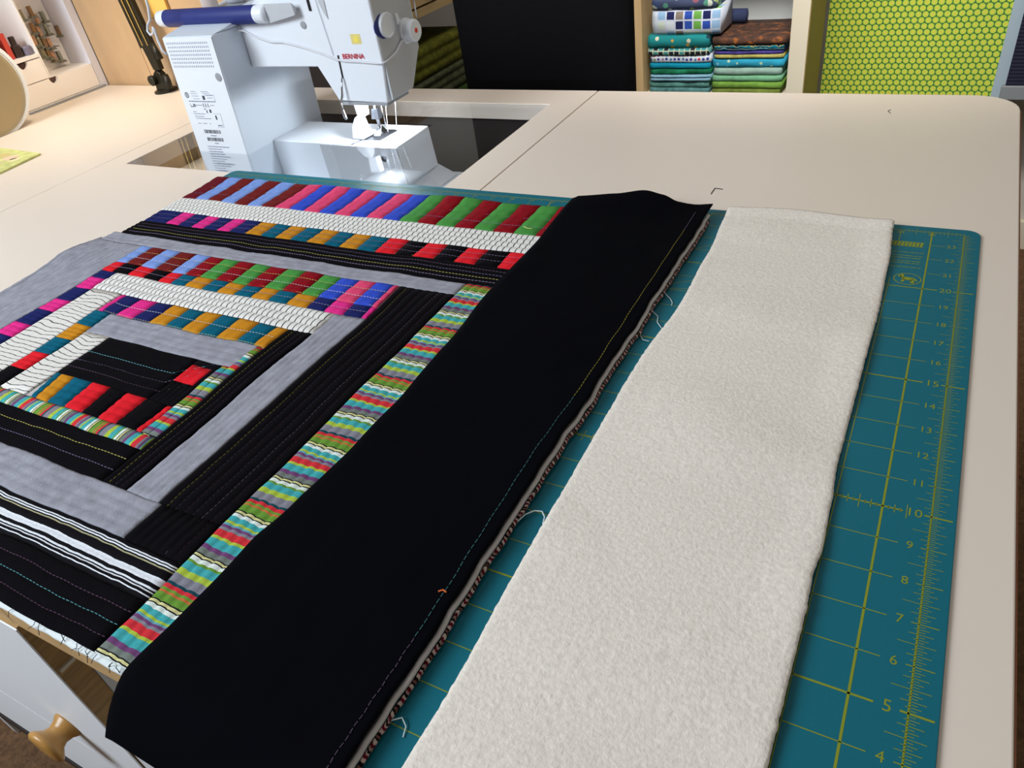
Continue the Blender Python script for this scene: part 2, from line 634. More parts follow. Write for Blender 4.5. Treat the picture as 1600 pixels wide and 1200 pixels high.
# leaf legs at the far corners
for lx, ly in ((35.5, 36.5), (35.5, 3.5), (-32, 36.5), (-32, 3.5)):
    MB().box(lx - 0.9, lx + 0.9, ly - 0.9, ly + 0.9, FLOOR, -TH).build('leg', M_cab, table, bevel=0.1)
# drawers: white fronts on brown boards, the middle joint runs between them
M_front = mat('white_drawer_front', (240, 243, 247), 0.4)
for z0, z1 in ((-10.87, -TH - 0.05), (-16.6, -10.91)):
    dr = MB().box(-2, 15.98, -0.58, -0.54, z0, z1).build('drawer', M_front, table)
    MB().box(-2, 15.9, -0.54, 0.18, z0 + 0.01, z1 - 0.01).build('drawer_board', M_brown, dr)
for z in (-3.15, -6.2):
    MB().box(15.9, 16.0, -0.46, 0.18, z - 0.06, z + 0.06).build('pale_strip', M_shelfwhite, table)
# wooden knobs standing on the drawer joint
for kx, kz in ((11.9, -8.85), (1.0, -8.85)):
    kb = MB().lathe([(0.56, 0.0), (0.56, -0.06), (0.44, -0.22), (0.40, -0.42), (0.46, -0.58), (0.66, -0.74), (0.74, -0.82), (0.74, -0.92), (0.64, -1.0), (0.3, -1.03)], (kx, -0.58, kz), 'y', 24)
    kb.build('wooden_knob', M_knob, table, smooth=True)
# white support rail below the right leaf with a dark slot
rail = MB().box(15.98, 36, -0.5, 0.1, -9.5, -6.3).build('leaf_rail', M_cab, table, bevel=0.03)
MB().box(16.3, 22, -0.53, -0.49, -7.2, -7.02).build('dark_slot', M_dark, rail)
# platform on which the machine stands, below the opening
MB().slab([HX0, 14.6], [24.4, 33.6], lambda i, j: True, -3.9, -3.22).build('machine_platform', M_wplastic, table, bevel=0.05)
MB().slab([-9.9, -6.9], [24.35, 31.5], lambda i, j: True, -9, -1.7).build('reflection_box', mat('tan_reflection', (226, 200, 168), 0.5), table, bevel=0.1)  # added tan box standing in for the wooden panel's reflection in the acrylic
MB().box(-11.1, -10.4, 24.4, 36.6, -9, -1.05).build('inner_board', M_birch, table)

# ------------------------------------------------------------------ acrylic insert
MX0, MX1, MYB = -6.45, -1.72, 26.9
axs = [HX0 + .04, MX0, MX1, 7.85, HX1 - .04]
ays = [HY0 + .04, MYB, 29.1, 32.75, 34.2, HY1 - .04]


def acr_keep(i, j):
    if i == 1 and 1 <= j <= 3:
        return False
    if i == 2 and j == 2:
        return False
    return True


acr = MB().slab(axs, ays, acr_keep, -0.26, -0.02).build('acrylic_insert', M_acr)
tag(acr, 'clear glossy acrylic insert filling the table opening around the sewing machine', 'acrylic insert')

# ================================================================== CUTTING MAT
MZ = 0.09
cm = thing('cutting_mat', 'large teal cutting mat with yellow inch grid lying under quilt and batting', 'cutting mat', (18, 12, 0))
MB().prism(rounded(-0.45, 36.5, -0.38, 24.42, 0.4, 0.4, 0.45, 0.4), 0.004, MZ).build('mat_board', M_mat, cm, bevel=0.02)
gr = MB()
zp = MZ + 0.004


def strip(mb, x0, y0, x1, y1, w, z=None):
    z = zp if z is None else z
    dx, dy = x1 - x0, y1 - y0
    L = math.hypot(dx, dy)
    nx, ny = -dy / L * w / 2, dx / L * w / 2
    i = mb.pts([(x0 - nx, y0 - ny, z), (x1 - nx, y1 - ny, z), (x1 + nx, y1 + ny, z), (x0 + nx, y0 + ny, z)])
    mb.face(i)


for u in range(0, 37):
    thick = u % 5 == 0
    if u in (34,):
        strip(gr, u, 0, u, 20.55, 0.022)
        strip(gr, u, 23.15, u, 24, 0.022)
    elif u == 36:
        strip(gr, u, 0, u, 24, 0.035)
    else:
        strip(gr, u, 0, u, 23.72 if u != 35 else 24.05, 0.05 if thick else 0.02)
for v in range(0, 25):
    thick = v % 5 == 0
    w = 0.045 if thick else 0.022
    if v in (21, 22, 23):
        strip(gr, 0, v, 33.0, v, w)
        strip(gr, 35.0, v, 35.45, v, w)
    elif v == 24:
        strip(gr, 0, v, 36, v, 0.03)
    else:
        strip(gr, 0, v, 35.42, v, w)
    if v < 24:
        strip(gr, 35.86, v, 36.42 if thick else 36.36, v, 0.045 if thick else 0.022)
        for k in range(1, 16):
            y = v + k / 16
            if k == 8:
                a, b = 35.66, 36.34
            elif k % 4 == 0:
                a, b = 35.84, 36.28
            elif k % 2 == 0:
                a, b = 35.93, 36.2
            else:
                a, b = 36.0, 36.13
            strip(gr, a, y, b, y, 0.014)
for u in range(0, 36):
    for k in range(1, 8):
        x = u + k / 8
        L = 0.26 if k == 4 else (0.14 if k % 2 == 0 else 0.09)
        strip(gr, x, 24 - L, x, 24 + L * 0.8, 0.014)
# fine rulers along the 10 and 20 lines
for k in range(0, 36 * 8):
    x = k / 8
    if k % 8 == 0:
        continue
    if not (12 < x < 36 and (x < 34.9 or x > 35) and x < 35.6):
        continue
    L = 0.22 if k % 8 == 4 else (0.13 if k % 2 == 0 else 0.06)
    strip(gr, x, 10 - L, x, 10 + L, 0.018)
strip(gr, 27.2, 20.9, 28.6, 22.2, 0.02)
strip(gr, 26.9, 18.2, 28.6, 19.1, 0.02)
strip(gr, 27.0, 18.0, 28.8, 18.35, 0.02)
gr.build('printed_grid', M_print, cm)
tx = MB()
for v in range(1, 24):
    nb = MB()
    text_mb(nb, str(v), 35.65, v, 0.36 if v % 5 == 0 else 0.31, lambda a, b: (a, b, zp))
    nb.build('printed_number', M_print, cm)
for u in range(1, 36):
    tx = MB()
    text_mb(tx, str(u), u, 23.82, 0.26, lambda a, b: (a, b, zp + 0.001))
    tx.build('printed_number', M_print, cm)
tx = MB()
# printed maker's panel at the far corner
for k in range(11):
    x = 33.5 + k * 0.118
    i = tx.pts([(x, 22.82, zp), (x + 0.085, 22.82, zp), (x + 0.12, 23.1, zp), (x + 0.03, 23.1, zp)])
    tx.face(i)
strip(tx, 33.4, 22.79, 34.8, 22.79, 0.03)
strip(tx, 33.4, 23.12, 34.84, 23.12, 0.03)
for k, y in enumerate((22.35, 22.1, 21.95, 21.72, 21.58, 21.3)):
    x = 33.5
    while x < 34.8:
        L = random.uniform(0.08, 0.3)
        strip(tx, x, y, min(x + L, 34.85), y, 0.035)
        x += L + 0.03
stuff(tx.build('printed_panel', M_print, cm))
lg = MB()
ring = [(34.52 + 0.40 * math.cos(a), 20.52 + 0.36 * math.sin(a)) for a in [2 * math.pi * k / 32 for k in range(33)]]
for a, b in zip(ring, ring[1:]):
    strip(lg, a[0], a[1], b[0], b[1], 0.03)
# little animal outline inside the ring
for poly in ([(34.34, 20.46), (34.66, 20.42), (34.7, 20.62), (34.4, 20.64)], [(34.30, 20.58), (34.42, 20.58), (34.40, 20.80), (34.30, 20.82)], [(34.24, 20.62), (34.34, 20.6), (34.32, 20.72), (34.24, 20.72)],
             [(34.34, 20.3), (34.42, 20.3), (34.46, 20.48), (34.36, 20.5)], [(34.64, 20.26), (34.74, 20.26), (34.72, 20.48), (34.6, 20.48)], [(34.66, 20.56), (34.8, 20.4), (34.82, 20.46), (34.7, 20.64)]):
    lg.face(lg.pts([(x, y, zp + 0.001) for x, y in poly]))
lg.build('printed_emblem', M_print, cm)

# ================================================================== QUILT
quilt = thing('quilt', 'log cabin quilt of black, grey and bright striped patches with black border strip', 'quilt', (10, 12, MZ))
QB = MZ + 0.02


def ripple(x, y):
    p = Vector((x * 0.35, y * 0.35, 1.7))
    h = 0.05 * noise.noise(p) + 0.025 * noise.noise(p * 2.7)
    # the left edge lifts off the mat in a soft wave
    h += 0.30 * math.exp(-((x + 0.3) / 1.1) ** 2 - ((y - 13.6) / 1.5) ** 2)
    h += 0.10 * math.exp(-((y - 23.0) / 0.9) ** 2) * (0.6 + 0.4 * math.sin(x * 0.9))
    return h


def H(x, y):
    return QB + 0.24 + ripple(x, y)


def warp(x, y):
    return (x + 0.05 * noise.noise(Vector((x * .5, y * .5, 5.1))) + 0.03 * noise.noise(Vector((x * 1.6, y * 1.6, 2.2))),
            y + 0.05 * noise.noise(Vector((x * .5, y * .5, 9.3))) + 0.03 * noise.noise(Vector((x * 1.6, y * 1.6, 7.7))))


NP = [0]


def patch(x0, x1, y0, y1, mt, run='x', sp=0.45, amp=0.045, phase=0.0, corners=None, uvrun=None, name='patch', seam=0.0, cross=0.0):
    """one sewn piece: a puffed sheet between its seams; quilting runs along `run`, `sp` apart.
    corners (optional): four (x, y) counter-clockwise from lower left"""
    C4 = corners or ((x0, y0), (x1, y0), (x1, y1), (x0, y1))
    lx = math.dist(C4[0], C4[1])
    ly = math.dist(C4[0], C4[3])
    # number of puffs across
    ac = ly if run == 'x' else lx
    al = lx if run == 'x' else ly
    npf = max(1, round(ac / sp))
    nac = max(4, npf * 5)
    nal = max(3, int(al / (0.16 if cross else 0.3)))
    nu, nv = (nal, nac) if run == 'x' else (nac, nal)
    eps = 0.03

    def fn(s, t):
        ax = C4[0][0] * (1 - s) * (1 - t) + C4[1][0] * s * (1 - t) + C4[2][0] * s * t + C4[3][0] * (1 - s) * t
        ay = C4[0][1] * (1 - s) * (1 - t) + C4[1][1] * s * (1 - t) + C4[2][1] * s * t + C4[3][1] * (1 - s) * t
        q = (t if run == 'x' else s) * npf
        puff = abs(math.sin(math.pi * q)) ** 0.55
        e1 = min(s, 1 - s) * lx
        e2 = min(t, 1 - t) * ly
        rim = smooth01(e1 / 0.10) * 0.5 + 0.5 if run == 'x' else smooth01(e2 / 0.10) * 0.5 + 0.5
        z = H(ax, ay) + amp * puff * rim
        if cross:
            z += cross * noise.noise(Vector((ax * 5, ay * 5, 3.3)))
        wx, wy = warp(ax, ay)
        return (wx, wy, z)

    if uvrun == 'y':
        uvf = lambda s, t: (C4[0][1] + (C4[3][1] - C4[0][1]) * t + 50 * 2.9, C4[0][0] + lx * s)
    else:
        uvf = lambda s, t: (C4[0][0] + lx * s + 50 * 2.9, C4[0][1] + ly * t)
    mb = MB().sheet(nu, nv, fn, uvf, skirt=0.07)
    NP[0] += 1
    o = mb.build(name, mt, quilt, smooth=True)
    return o


def row(y0, y1, bounds, cols, run='x', sp=0.45, slant=0.0, **kw):
    for (a, b), c in zip(zip(bounds, bounds[1:]), cols):
        patch(a, b, y0, y1, M_patch[c], run, sp, corners=((a + slant, y0), (b + slant, y0), (b, y1), (a, y1)) if slant else None, **kw)


def col(x0, x1, bounds, cols, run='x', sp=0.25, **kw):
    for (a, b), c in zip(zip(bounds, bounds[1:]), cols):
        patch(x0, x1, a, b, M_patch[c], run, sp, **kw)


RX = 21.7                                   # where the sewn border covers the patchwork
# row A: slim upright strips along the far edge
ba = [0.02] + [1.02 + 0.943 * k for k in range(15)] + [15.17, 16.16, 17.12, 18.08, 19.03, 20.0, 21.0, RX + .2]
ca = ['maroon', 'light_blue', 'brown', 'light_blue', 'brown', 'light_blue', 'brown', 'pink', 'blue', 'pink', 'blue', 'pink', 'blue', 'pink', 'blue', 'green', 'dark_red', 'green', 'dark_red', 'green', 'dark_red', 'green', 'dark_red']
ba = sorted(set(ba))
row(20.22, 22.85, ba[:len(ca) + 1], ca, 'x', 0.65, amp=0.05)
# row B: white with dark lines
patch(0.1, RX + .2, 18.72, 20.2, M_zebra, 'x', 0.37, amp=0.05)
# row C: bright squares
bc = [0.25, 1.0, 1.85, 2.75, 3.7, 4.48, 5.45, 6.3, 7.33, 8.28, 9.18, 10.1, 11.07, 12.05, 12.93, 13.87, 14.83, 15.83, 16.78, 17.77, 18.74, 19.7, 20.7, RX + .2]
cc = ['navy', 'navy', 'magenta', 'navy', 'magenta', 'navy', 'magenta', 'navy', 'ochre', 'teal', 'ochre', 'teal', 'ochre', 'teal', 'ochre', 'teal', 'red', 'black', 'red', 'black', 'red', 'black', 'red']
bc[1] = 0.65
row(17.48, 18.7, bc, cc, 'x', 0.4)
# row D black, row E grey
patch(0.15, RX + .2, 16.12, 17.46, M_patch['black'], 'x', 0.27, amp=0.05)
patch(-0.3, 20.1, 15.28, 16.1, M_gray, 'x', 0.27, amp=0.02, cross=0.02)
# left grey column
patch(-1, 3, 0, 1, M_gray, 'y', 0.3, amp=0.02, corners=((-0.3, -0.38), (2.93, -0.38), (2.86, 15.26), (-0.3, 15.26)), cross=0.02)
patch(-1, 0, 0, 1, M_gray, 'y', 0.35, amp=0.015, corners=((-0.85, -0.38), (-0.32, -0.38), (-0.32, 15.4), (-0.45, 15.4)), cross=0.02)
# row F and F2
bf = [2.85, 3.5, 4.53, 5.46, 6.52, 7.4, 8.34, 9.27, 10.2, 11.08, 12.03, 12.98, 13.98, 14.86, 15.76, 16.6, 17.46, 17.66]
cf = ['light_blue', 'brown', 'light_blue', 'brown', 'light_blue', 'dark_red', 'green', 'dark_red', 'green', 'dark_red', 'green', 'dark_red', 'green', 'blue', 'pink', 'blue', 'pink']
bf[1] = 3.6
row(13.74, 15.26, bf, cf, 'x', 0.5)
bf2 = [2.86, 3.6, 4.57, 5.55, 6.56, 7.37, 8.26, 9.25, 10.15, 11.12, 12.04, 12.93, 13.88, 14.91, 15.8, 16.67, 17.5, 17.7]
cf2 = ['red', 'black', 'red', 'black', 'red', 'teal', 'ochre', 'teal', 'ochre', 'teal', 'ochre', 'teal', 'ochre', 'navy', 'magenta', 'navy', 'magenta']
row(12.97, 13.72, bf2, cf2, 'x', 0.38)
# column N: magenta and navy blocks
bn = [-0.38, 0.5, 1.4, 2.3, 3.2, 4.1, 5.0, 5.95, 6.9, 7.8, 8.64, 9.66, 10.53, 11.48, 12.36, 12.95]
cn = ['magenta', 'navy', 'magenta', 'navy', 'magenta', 'navy', 'magenta', 'navy', 'navy', 'magenta', 'navy', 'magenta', 'navy', 'magenta', 'navy']
cn = [('magenta' if (len(bn) - 2 - k) % 2 == 1 else 'navy') for k in range(len(bn) - 1)]
col(2.94, 3.96, bn, cn, 'x', 0.26)
# white rows and columns inside
patch(3.98, 16.34, 11.6, 12.94, M_zebra, 'x', 0.44, amp=0.055)
patch(3.98, 5.9, -0.38, 11.58, M_zebra_wide, 'y', 0.4, amp=0.02, uvrun='y')
# row L: sliver strips
bl = [6.05, 6.32, 7.22, 8.15, 9.1, 10.05, 10.98, 11.93, 12.86, 13.85, 14.7, 15.22]
cl = ['magenta', 'navy', 'magenta', 'navy', 'ochre', 'teal', 'ochre', 'teal', 'ochre', 'teal', 'ochre']
row(10.33, 11.58, bl, cl, 'x', 0.6)
# column P
bp_ = [5.44, 6.45, 7.44, 8.4, 9.35, 10.3]
cp_ = ['black', 'red', 'teal', 'ochre', 'teal']
col(5.94, 6.92, bp_, cp_, 'x', 0.24)
# row M grey, column Q white
patch(6.95, 15.0, 9.04, 10.31, M_gray, 'x', 0.3, amp=0.025, cross=0.02)
patch(6.95, 8.38, 5.45, 9.02, M_zebra_wide, 'y', 0.4, amp=0.02, uvrun='y')
# centre: black with a red square
patch(8.4, 13.3, 6.76, 9.02, M_patch['black'], 'x', 0.45, amp=0.03)
patch(13.32, 14.5, 6.76, 7.8, M_patch['black'], 'y', 0.25, amp=0.03)
patch(13.32, 14.3, 7.82, 8.72, M_patch['red'], 'y', 0.33, amp=0.03)
patch(13.32, 14.6, 8.74, 9.02, M_patch['black'], 'x', 0.3, amp=0.02)
patch(14.32, 14.52, 7.82, 8.72, M_patch['black'], 'y', 0.2, amp=0.02)
# row R: blocks
br = [8.42, 8.72, 9.45, 10.42, 11.42, 12.33, 13.27, 14.3, 14.55]
cr = ['teal', 'ochre', 'teal', 'red', 'black', 'red', 'black', 'red']
for (a, b), c in zip(zip(br, br[1:]), cr):
    k0 = 0.36 * (14.5 - a) / 6.0
    k1 = 0.36 * (14.5 - b) / 6.0
    patch(a, b, 5.44, 6.74, M_patch[c], 'x', 0.33, corners=((a + k0, 5.44), (b + k1, 5.44), (b, 6.74), (a, 6.74)))
# striped strips
patch(5.94, 15.2, 4.86, 5.42, M_stripes, 'x', 0.56, amp=0.04, name='striped_patch')
patch(14.52, 15.2, 5.44, 10.2, M_stripes, 'y', 0.6, amp=0.04, uvrun='y', name='striped_patch', corners=((14.85, 5.44), (15.25, 5.44), (15.2, 10.25), (14.85, 10.25)))
patch(14.52, 14.85, 5.44, 9.02, M_stripes, 'y', 0.33, amp=0.03, uvrun='y', name='striped_patch')
patch(20.16, RX + .2, -0.48, 16.12, M_stripes, 'y', 0.38, amp=0.055, uvrun='y', name='striped_patch')
# black Y and T, grey I and U, black J, lined V, black W
patch(15.24, 16.3, 3.46, 11.56, M_patch['black'], 'y', 0.27, amp=0.045)
patch(5.94, 15.22, 3.46, 4.84, M_patch['black'], 'x', 0.46, amp=0.04)
patch(16.36, 17.7, 3.46, 12.94, M_gray, 'y', 0.27, amp=0.02, cross=0.02)
patch(5.94, 17.85, 2.14, 3.44, M_gray, 'x', 0.32, amp=0.025, cross=0.02)
patch(17.74, 20.14, 3.46, 15.26, M_patch['black'], 'y', 0.34, amp=0.05)
patch(17.88, 20.14, 2.14, 3.44, M_patch['black'], 'y', 0.34, amp=0.05)
patch(5.94, 20.14, 0.98, 2.12, M_bw, 'x', 0.29, amp=0.035, name='lined_patch')
patch(5.94, 20.14, -0.48, 0.96, M_patch['black'], 'x', 0.34, amp=0.05)

# layers underneath: batting core and backing, edges showing at the near and right sides
mb = MB().sheet(70, 60, lambda s, t: (0.12 + 27.0 * s, -0.34 + 23.05 * t, H(0.12 + 27.0 * s, -0.34 + 23.05 * t) - 0.05), skirt=0.2)
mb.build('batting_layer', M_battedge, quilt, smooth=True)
M_wback = mat('white_backing', (216, 222, 222), 0.9, bump=0.2, bscale=800)
mb = MB().sheet(90, 3, lambda s, t: (0.2 + 21.0 * s, -0.58 + 0.4 * t + 0.03 * noise.noise(Vector((s * 40, 0, 0))), QB + 0.16 + 0.02 * math.sin(s * 50) + ripple(21 * s, 0) + (0.06 if t > 0.5 else 0)), skirt=0.12)
mb.build('backing_edge', M_wback, quilt, smooth=True)


def redge(y):
    return 27.17 + 0.05 * noise.noise(Vector((0, y * 0.5, 0))) + 0.05 * noise.noise(Vector((3, y * 1.3, 0)))


mb = MB().sheet(220, 3, lambda s, t: (redge(-0.3 + 23.3 * s) + 0.03 + 0.11 * math.sin(math.pi * min(1, t * 0.75 + .1)) + 0.03 * noise.noise(Vector((s * 60, 5, 0))), -0.3 + 23.3 * s, QB + 0.02 + 0.17 * t + ripple(27, -0.3 + 23.3 * s)),
                lambda s, t: (-0.3 + 23.3 * s + 60, t))
mb.build('striped_backing_edge', M_backing, quilt, smooth=True)
mb = MB()
mb.tube([(redge(y) + 0.02 + 0.03 * noise.noise(Vector((y * 2, 1, 1))), y, QB + 0.27 + ripple(27, y) + 0.03 * noise.noise(Vector((y * 3, 9, 1)))) for y in [-0.35 + 23.5 * k / 160 for k in range(161)]], 0.075, 6)
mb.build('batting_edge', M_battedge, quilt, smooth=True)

# black border strip, sewn face down along its right edge and hanging over the table's near edge
LE = [(-1.5, 21.15), (-0.4, 21.3), (0.8, 21.36), (3.4, 21.36), (4.8, 21.55), (7.2, 21.7), (9.0, 21.75), (12.3, 21.6), (16, 21.32), (19, 21.36), (21.8, 21.2), (24, 21.2)]
TE = [(21.1, 23.5), (23.1, 23.62), (24.35, 23.98), (25.1, 23.85), (25.85, 23.6), (27.3, 23.9)]


def border(s, t):
    """s across (left to right), t along (near to far)"""
    far = lerp_pts(TE, 21.1 + 6.1 * s)
    L = far + 1.55
    d = L * t                      # distance from the near end
    y = far - L + d
    x = lerp_pts(LE, y) * (1 - s) + redge(y) * s
    z = H(x, max(-0.3, min(y, 23))) + 0.19
    z += 0.03 * noise.noise(Vector((x * .3, y * .22, 4))) + 0.022 * noise.noise(Vector((x * 1.2, y * .9, 8)))
    # the fold at the left lies flat on the patchwork
    z -= 0.10 * (1 - smooth01(s / 0.05))
    # far end lifts in a soft wave
    z += 0.30 * smooth01((y - 22.2) / 1.6) * (0.5 + 0.5 * math.sin((s - 0.28) * 6.0)) * (1 - smooth01((s - 0.78) / .2))
    if y < -0.45:
        k = -0.45 - y
        z -= 1.0 * k ** 1.5
        z -= 0.2 * k * s
    return (x, y, z)


mb = MB().sheet(44, 130, border, skirt=0.03)
bs = mb.build('border_strip', M_black_cloth, quilt, smooth=True)

# quilting threads: dashes lying in the furrows
TH_M = {'yellow': mat('yellow_thread', (168, 158, 62), 0.6), 'lilac': mat('lilac_thread', (136, 116, 150), 0.6), 'teal': mat('teal_thread', (78, 150, 158), 0.6), 'pale': mat('pale_thread', (178, 180, 186), 0.6), 'plum': mat('plum_thread', (78, 40, 72), 0.6), 'mauve': mat('mauve_thread', (88, 74, 110), 0.6)}
dash = {k: MB() for k in TH_M}


def stitch(P, color, w=0.02, on=0.10, off=0.05, zf=None, lift=0.02):
    mb = dash[color]
    w *= 0.8
    seg = []
    for a, b in zip(P, P[1:]):
        L = math.dist(a, b)
        n = max(1, int(L / (on + off)))
        for k in range(n):
            f0, f1 = k / n, k / n + on / (on + off) / n
            seg.append(((a[0] + (b[0] - a[0]) * f0, a[1] + (b[1] - a[1]) * f0), (a[0] + (b[0] - a[0]) * f1, a[1] + (b[1] - a[1]) * f1)))
    for p, q in seg:
        p2, q2 = (warp(*p), warp(*q)) if zf is None else (p, q)
        za, zb = ((zf or H)(*p) + lift, (zf or H)(*q) + lift)
        dx, dy = q2[0] - p2[0], q2[1] - p2[1]
        L = math.hypot(dx, dy) or 1
        nx, ny = -dy / L * w / 2, dx / L * w / 2
        i = mb.pts([(p2[0] - nx, p2[1] - ny, za - .012), (q2[0] - nx, q2[1] - ny, zb - .012), (q2[0], q2[1], zb), (p2[0], p2[1], za), (q2[0] + nx, q2[1] + ny, zb - .012), (p2[0] + nx, p2[1] + ny, za - .012)])
        mb.face((i[0], i[1], i[2], i[3]))
        mb.face((i[3], i[2], i[4], i[5]))


for y, c in ((20.9, 'mauve'), (21.6, 'yellow')):
    stitch([(0.2, y), (7, y + .05)], c, 0.022)
    stitch([(7, y + .05), (RX, y)], 'mauve', 0.022)
for y, c in ((17.9, 'mauve'), (18.3, 'mauve'), (17.55, 'yellow')):
    stitch([(0.4, y), (15, y), (RX, y + .02)], c, 0.02)
for k, y in enumerate((16.4, 16.66, 16.93, 17.2)):
    stitch([(0.4, y), (8, y), (RX, y)], ('lilac', 'yellow', 'mauve', 'plum')[k], 0.022)
for k, y in enumerate((14.25, 14.75, 13.8, 13.35)):
    stitch([(3.0, y), (17.6, y)], ('pale', 'yellow', 'yellow', 'lilac')[k], 0.022)
for y in (10.95, 10.36):
    stitch([(6.4, y), (15.1, y)], 'yellow' if y < 10.5 else 'pale', 0.022)
for k, y in enumerate((5.87, 6.3, 5.5)):
    stitch([(8.6, y), (14.6, y)], ('pale', 'teal', 'lilac')[k], 0.022)
stitch([(8.4, 8.1), (12.95, 8.1), (14.2, 9.0)], 'teal', 0.024)
stitch([(8.4, 7.6), (13.1, 7.6), (14.3, 8.75)], 'lilac', 0.02)
stitch([(8.4, 7.2), (13.3, 7.15), (14.3, 8.0)], 'plum', 0.024)
for k, y in enumerate((4.38, 3.92, 3.6)):
    stitch([(6, y), (15.2, y)], ('yellow', 'mauve', 'plum')[k], 0.03)
for k, x in enumerate((15.5, 15.78, 16.03)):
    stitch([(x, 3.5), (x, 11.5)], ('yellow', 'mauve', 'plum')[k], 0.024)
for k, x in enumerate((18.08, 18.42, 18.77, 19.1, 19.45, 19.8)):
    stitch([(x, 2.2), (x, 15.2)], ('yellow', 'mauve', 'plum', 'mauve', 'lilac', 'plum')[k], 0.022)
for k, y in enumerate((0.60, 0.23, -0.13)):
    stitch([(6, y), (20.1, y)], ('plum', 'teal', 'plum')[k], 0.026)
stitch([(6, 0.9), (20.1, 0.92)], 'plum', 0.03)
stitch([(6, 1.62), (20.1, 1.64)], 'plum', 0.03)
for y in (9.46, 9.88):
    stitch([(7, y), (14.8, y)], 'mauve', 0.016)
for y in (2.57, 3.0):
    stitch([(6, y), (17.8, y)], 'pale', 0.014)
# the seam that fixes the border strip
SX = [(-1.0, 26.88), (3, 26.88), (9, 26.76), (12, 26.82), (15.5, 26.76), (23, 26.72)]


def on_border(x, y):
    far = lerp_pts(TE, 25.5)
    t = (y - (far - (far + 1.55))) / (far + 1.55)
    l = lerp_pts(LE, y)
    s = (x - l) / (redge(y) - l)
    return border(min(1, max(0, s)), min(1, max(0, t)))[2]


for a, b, c, w in ((-1.0, 2.6, 'lilac', 0.02), (2.6, 11.0, 'teal', 0.022), (11.0, 21.6, 'yellow', 0.026), (21.6, 23.0, 'lilac', 0.02)):
    P = [(lerp_pts(SX, a + (b - a) * k / 24) + 0.012 * math.sin(k * 1.7), a + (b - a) * k / 24) for k in range(25)]
    stitch(P, c, w, zf=on_border, lift=0.03, on=0.09, off=0.035)
for k, mb in dash.items():
    if mb.v:
        stuff(mb.build('quilting_thread', TH_M[k], quilt))['label'] = k + ' quilting stitches'
# frayed threads along the near edge
mb = MB()
for k in range(20):
    x = 14.5 + 6.6 * random.random()
    y = -0.49
    z = QB + 0.26
    d = random.uniform(0.06, 0.22)
    mb.tube([(x, y, z), (x + random.uniform(-.1, .1), y - d * .5, z - .03), (x + random.uniform(-.25, .25), y - d, z - .12)], 0.009, 4)
stuff(mb.build('frayed_threads', mat('dark_thread', (18, 30, 34), 0.8), quilt))

# ================================================================== BATTING STRIP
BL = [(-0.4, 28.0), (1.9, 28.02), (5.6, 27.92), (10.5, 27.82), (13.7, 27.78), (17.2, 28.0), (20.6, 27.9), (24.1, 27.7)]
BR = [(-0.4, 33.98), (4.5, 33.98), (6.4, 33.98), (7.35, 33.94), (8.1, 34.0), (9.5, 33.95), (11, 33.87), (15, 33.9), (18, 33.93), (21, 33.88), (24.1, 33.72)]


def batt(s, t):
    y0, y1 = -0.36, lerp_pts([(27.7, 24.3), (30, 24.45), (33.8, 24.1)], 27.7 + 6 * s)
    y = y0 + (y1 - y0) * t
    x = lerp_pts(BL, y) * (1 - s) + lerp_pts(BR, y) * s
    e = min(s, 1 - s) * 6
    x += 0.025 * noise.noise(Vector((x * 2, y * 6, 3))) * (1 if e < 0.1 else 0)
    z = MZ + 0.15
    z += 0.09 * noise.noise(Vector((x * .28, y * .42, 2))) + 0.03 * math.sin(y * 1.05 + x * 0.25 + 0.7)
    z += 0.007 * noise.noise(Vector((x * 5.5, y * 5.5, 1))) + 0.009 * noise.noise(Vector((x * 12, y * 12, 6)))
    z += 0.10 * smooth01((s - 0.80) / 0.20) * (0.6 + 0.4 * math.sin(y * 0.9 + 1.0))
    z += 0.10 * smooth01((t - 0.965) / 0.035)
    z = max(z, MZ + 0.13)
    z -= 0.04 * (1 - smooth01(e / 0.12))
    return (x, y, z)


bt = MB().sheet(90, 330, batt, skirt=0.075).build('batting_strip', M_batt, smooth=True)
tag(bt, 'long strip of off-white fluffy cotton batting lying on teal cutting mat beside black strip', 'batting')

# ================================================================== SEWING MACHINE
sm = thing('sewing_machine', 'white sewing machine sunk in the table opening, seen from its back', 'sewing machine', (0.5, 30.3, -3.2))
# pillar
pil = MB().hexa([(-6.46, 27.0, -2.6), (-2.1, 27.0, -2.6), (-2.0, 34.0, -2.6), (-6.46, 34.0, -2.6)], [(-5.58, 27.0, 6.65), (-1.47, 27.0, 6.67), (-1.47, 33.9, 6.67), (-5.58, 33.9, 6.65)])
pil = pil.build('pillar', M_wplastic2, sm, bevel=0.12, seg=3)
MB().hexa([(-6.46 + .12, 26.97, -2.5), (-2.1 - .1, 26.97, -2.5), (-2.1 - .1, 27.02, -2.5), (-6.46 + .12, 27.02, -2.5)], [(-5.58 + .08, 26.97, 6.58), (-1.47 - .06, 26.97, 6.58), (-1.47 - .06, 27.02, 6.58), (-5.58 + .08, 27.02, 6.58)]).build('back_cover', M_wplastic, pil)
MB().hull([(-5.58, 27.15, 6.66), (-1.47, 27.15, 6.66), (-5.5, 33.8, 6.66), (-1.47, 33.8, 6.66), (-5.5, 29.4, 7.0), (-1.4, 29.4, 6.9), (-5.5, 33.4, 7.6), (-1.4, 33.4, 7.6)]).build('top_cover', M_wplastic2, sm, bevel=0.08)
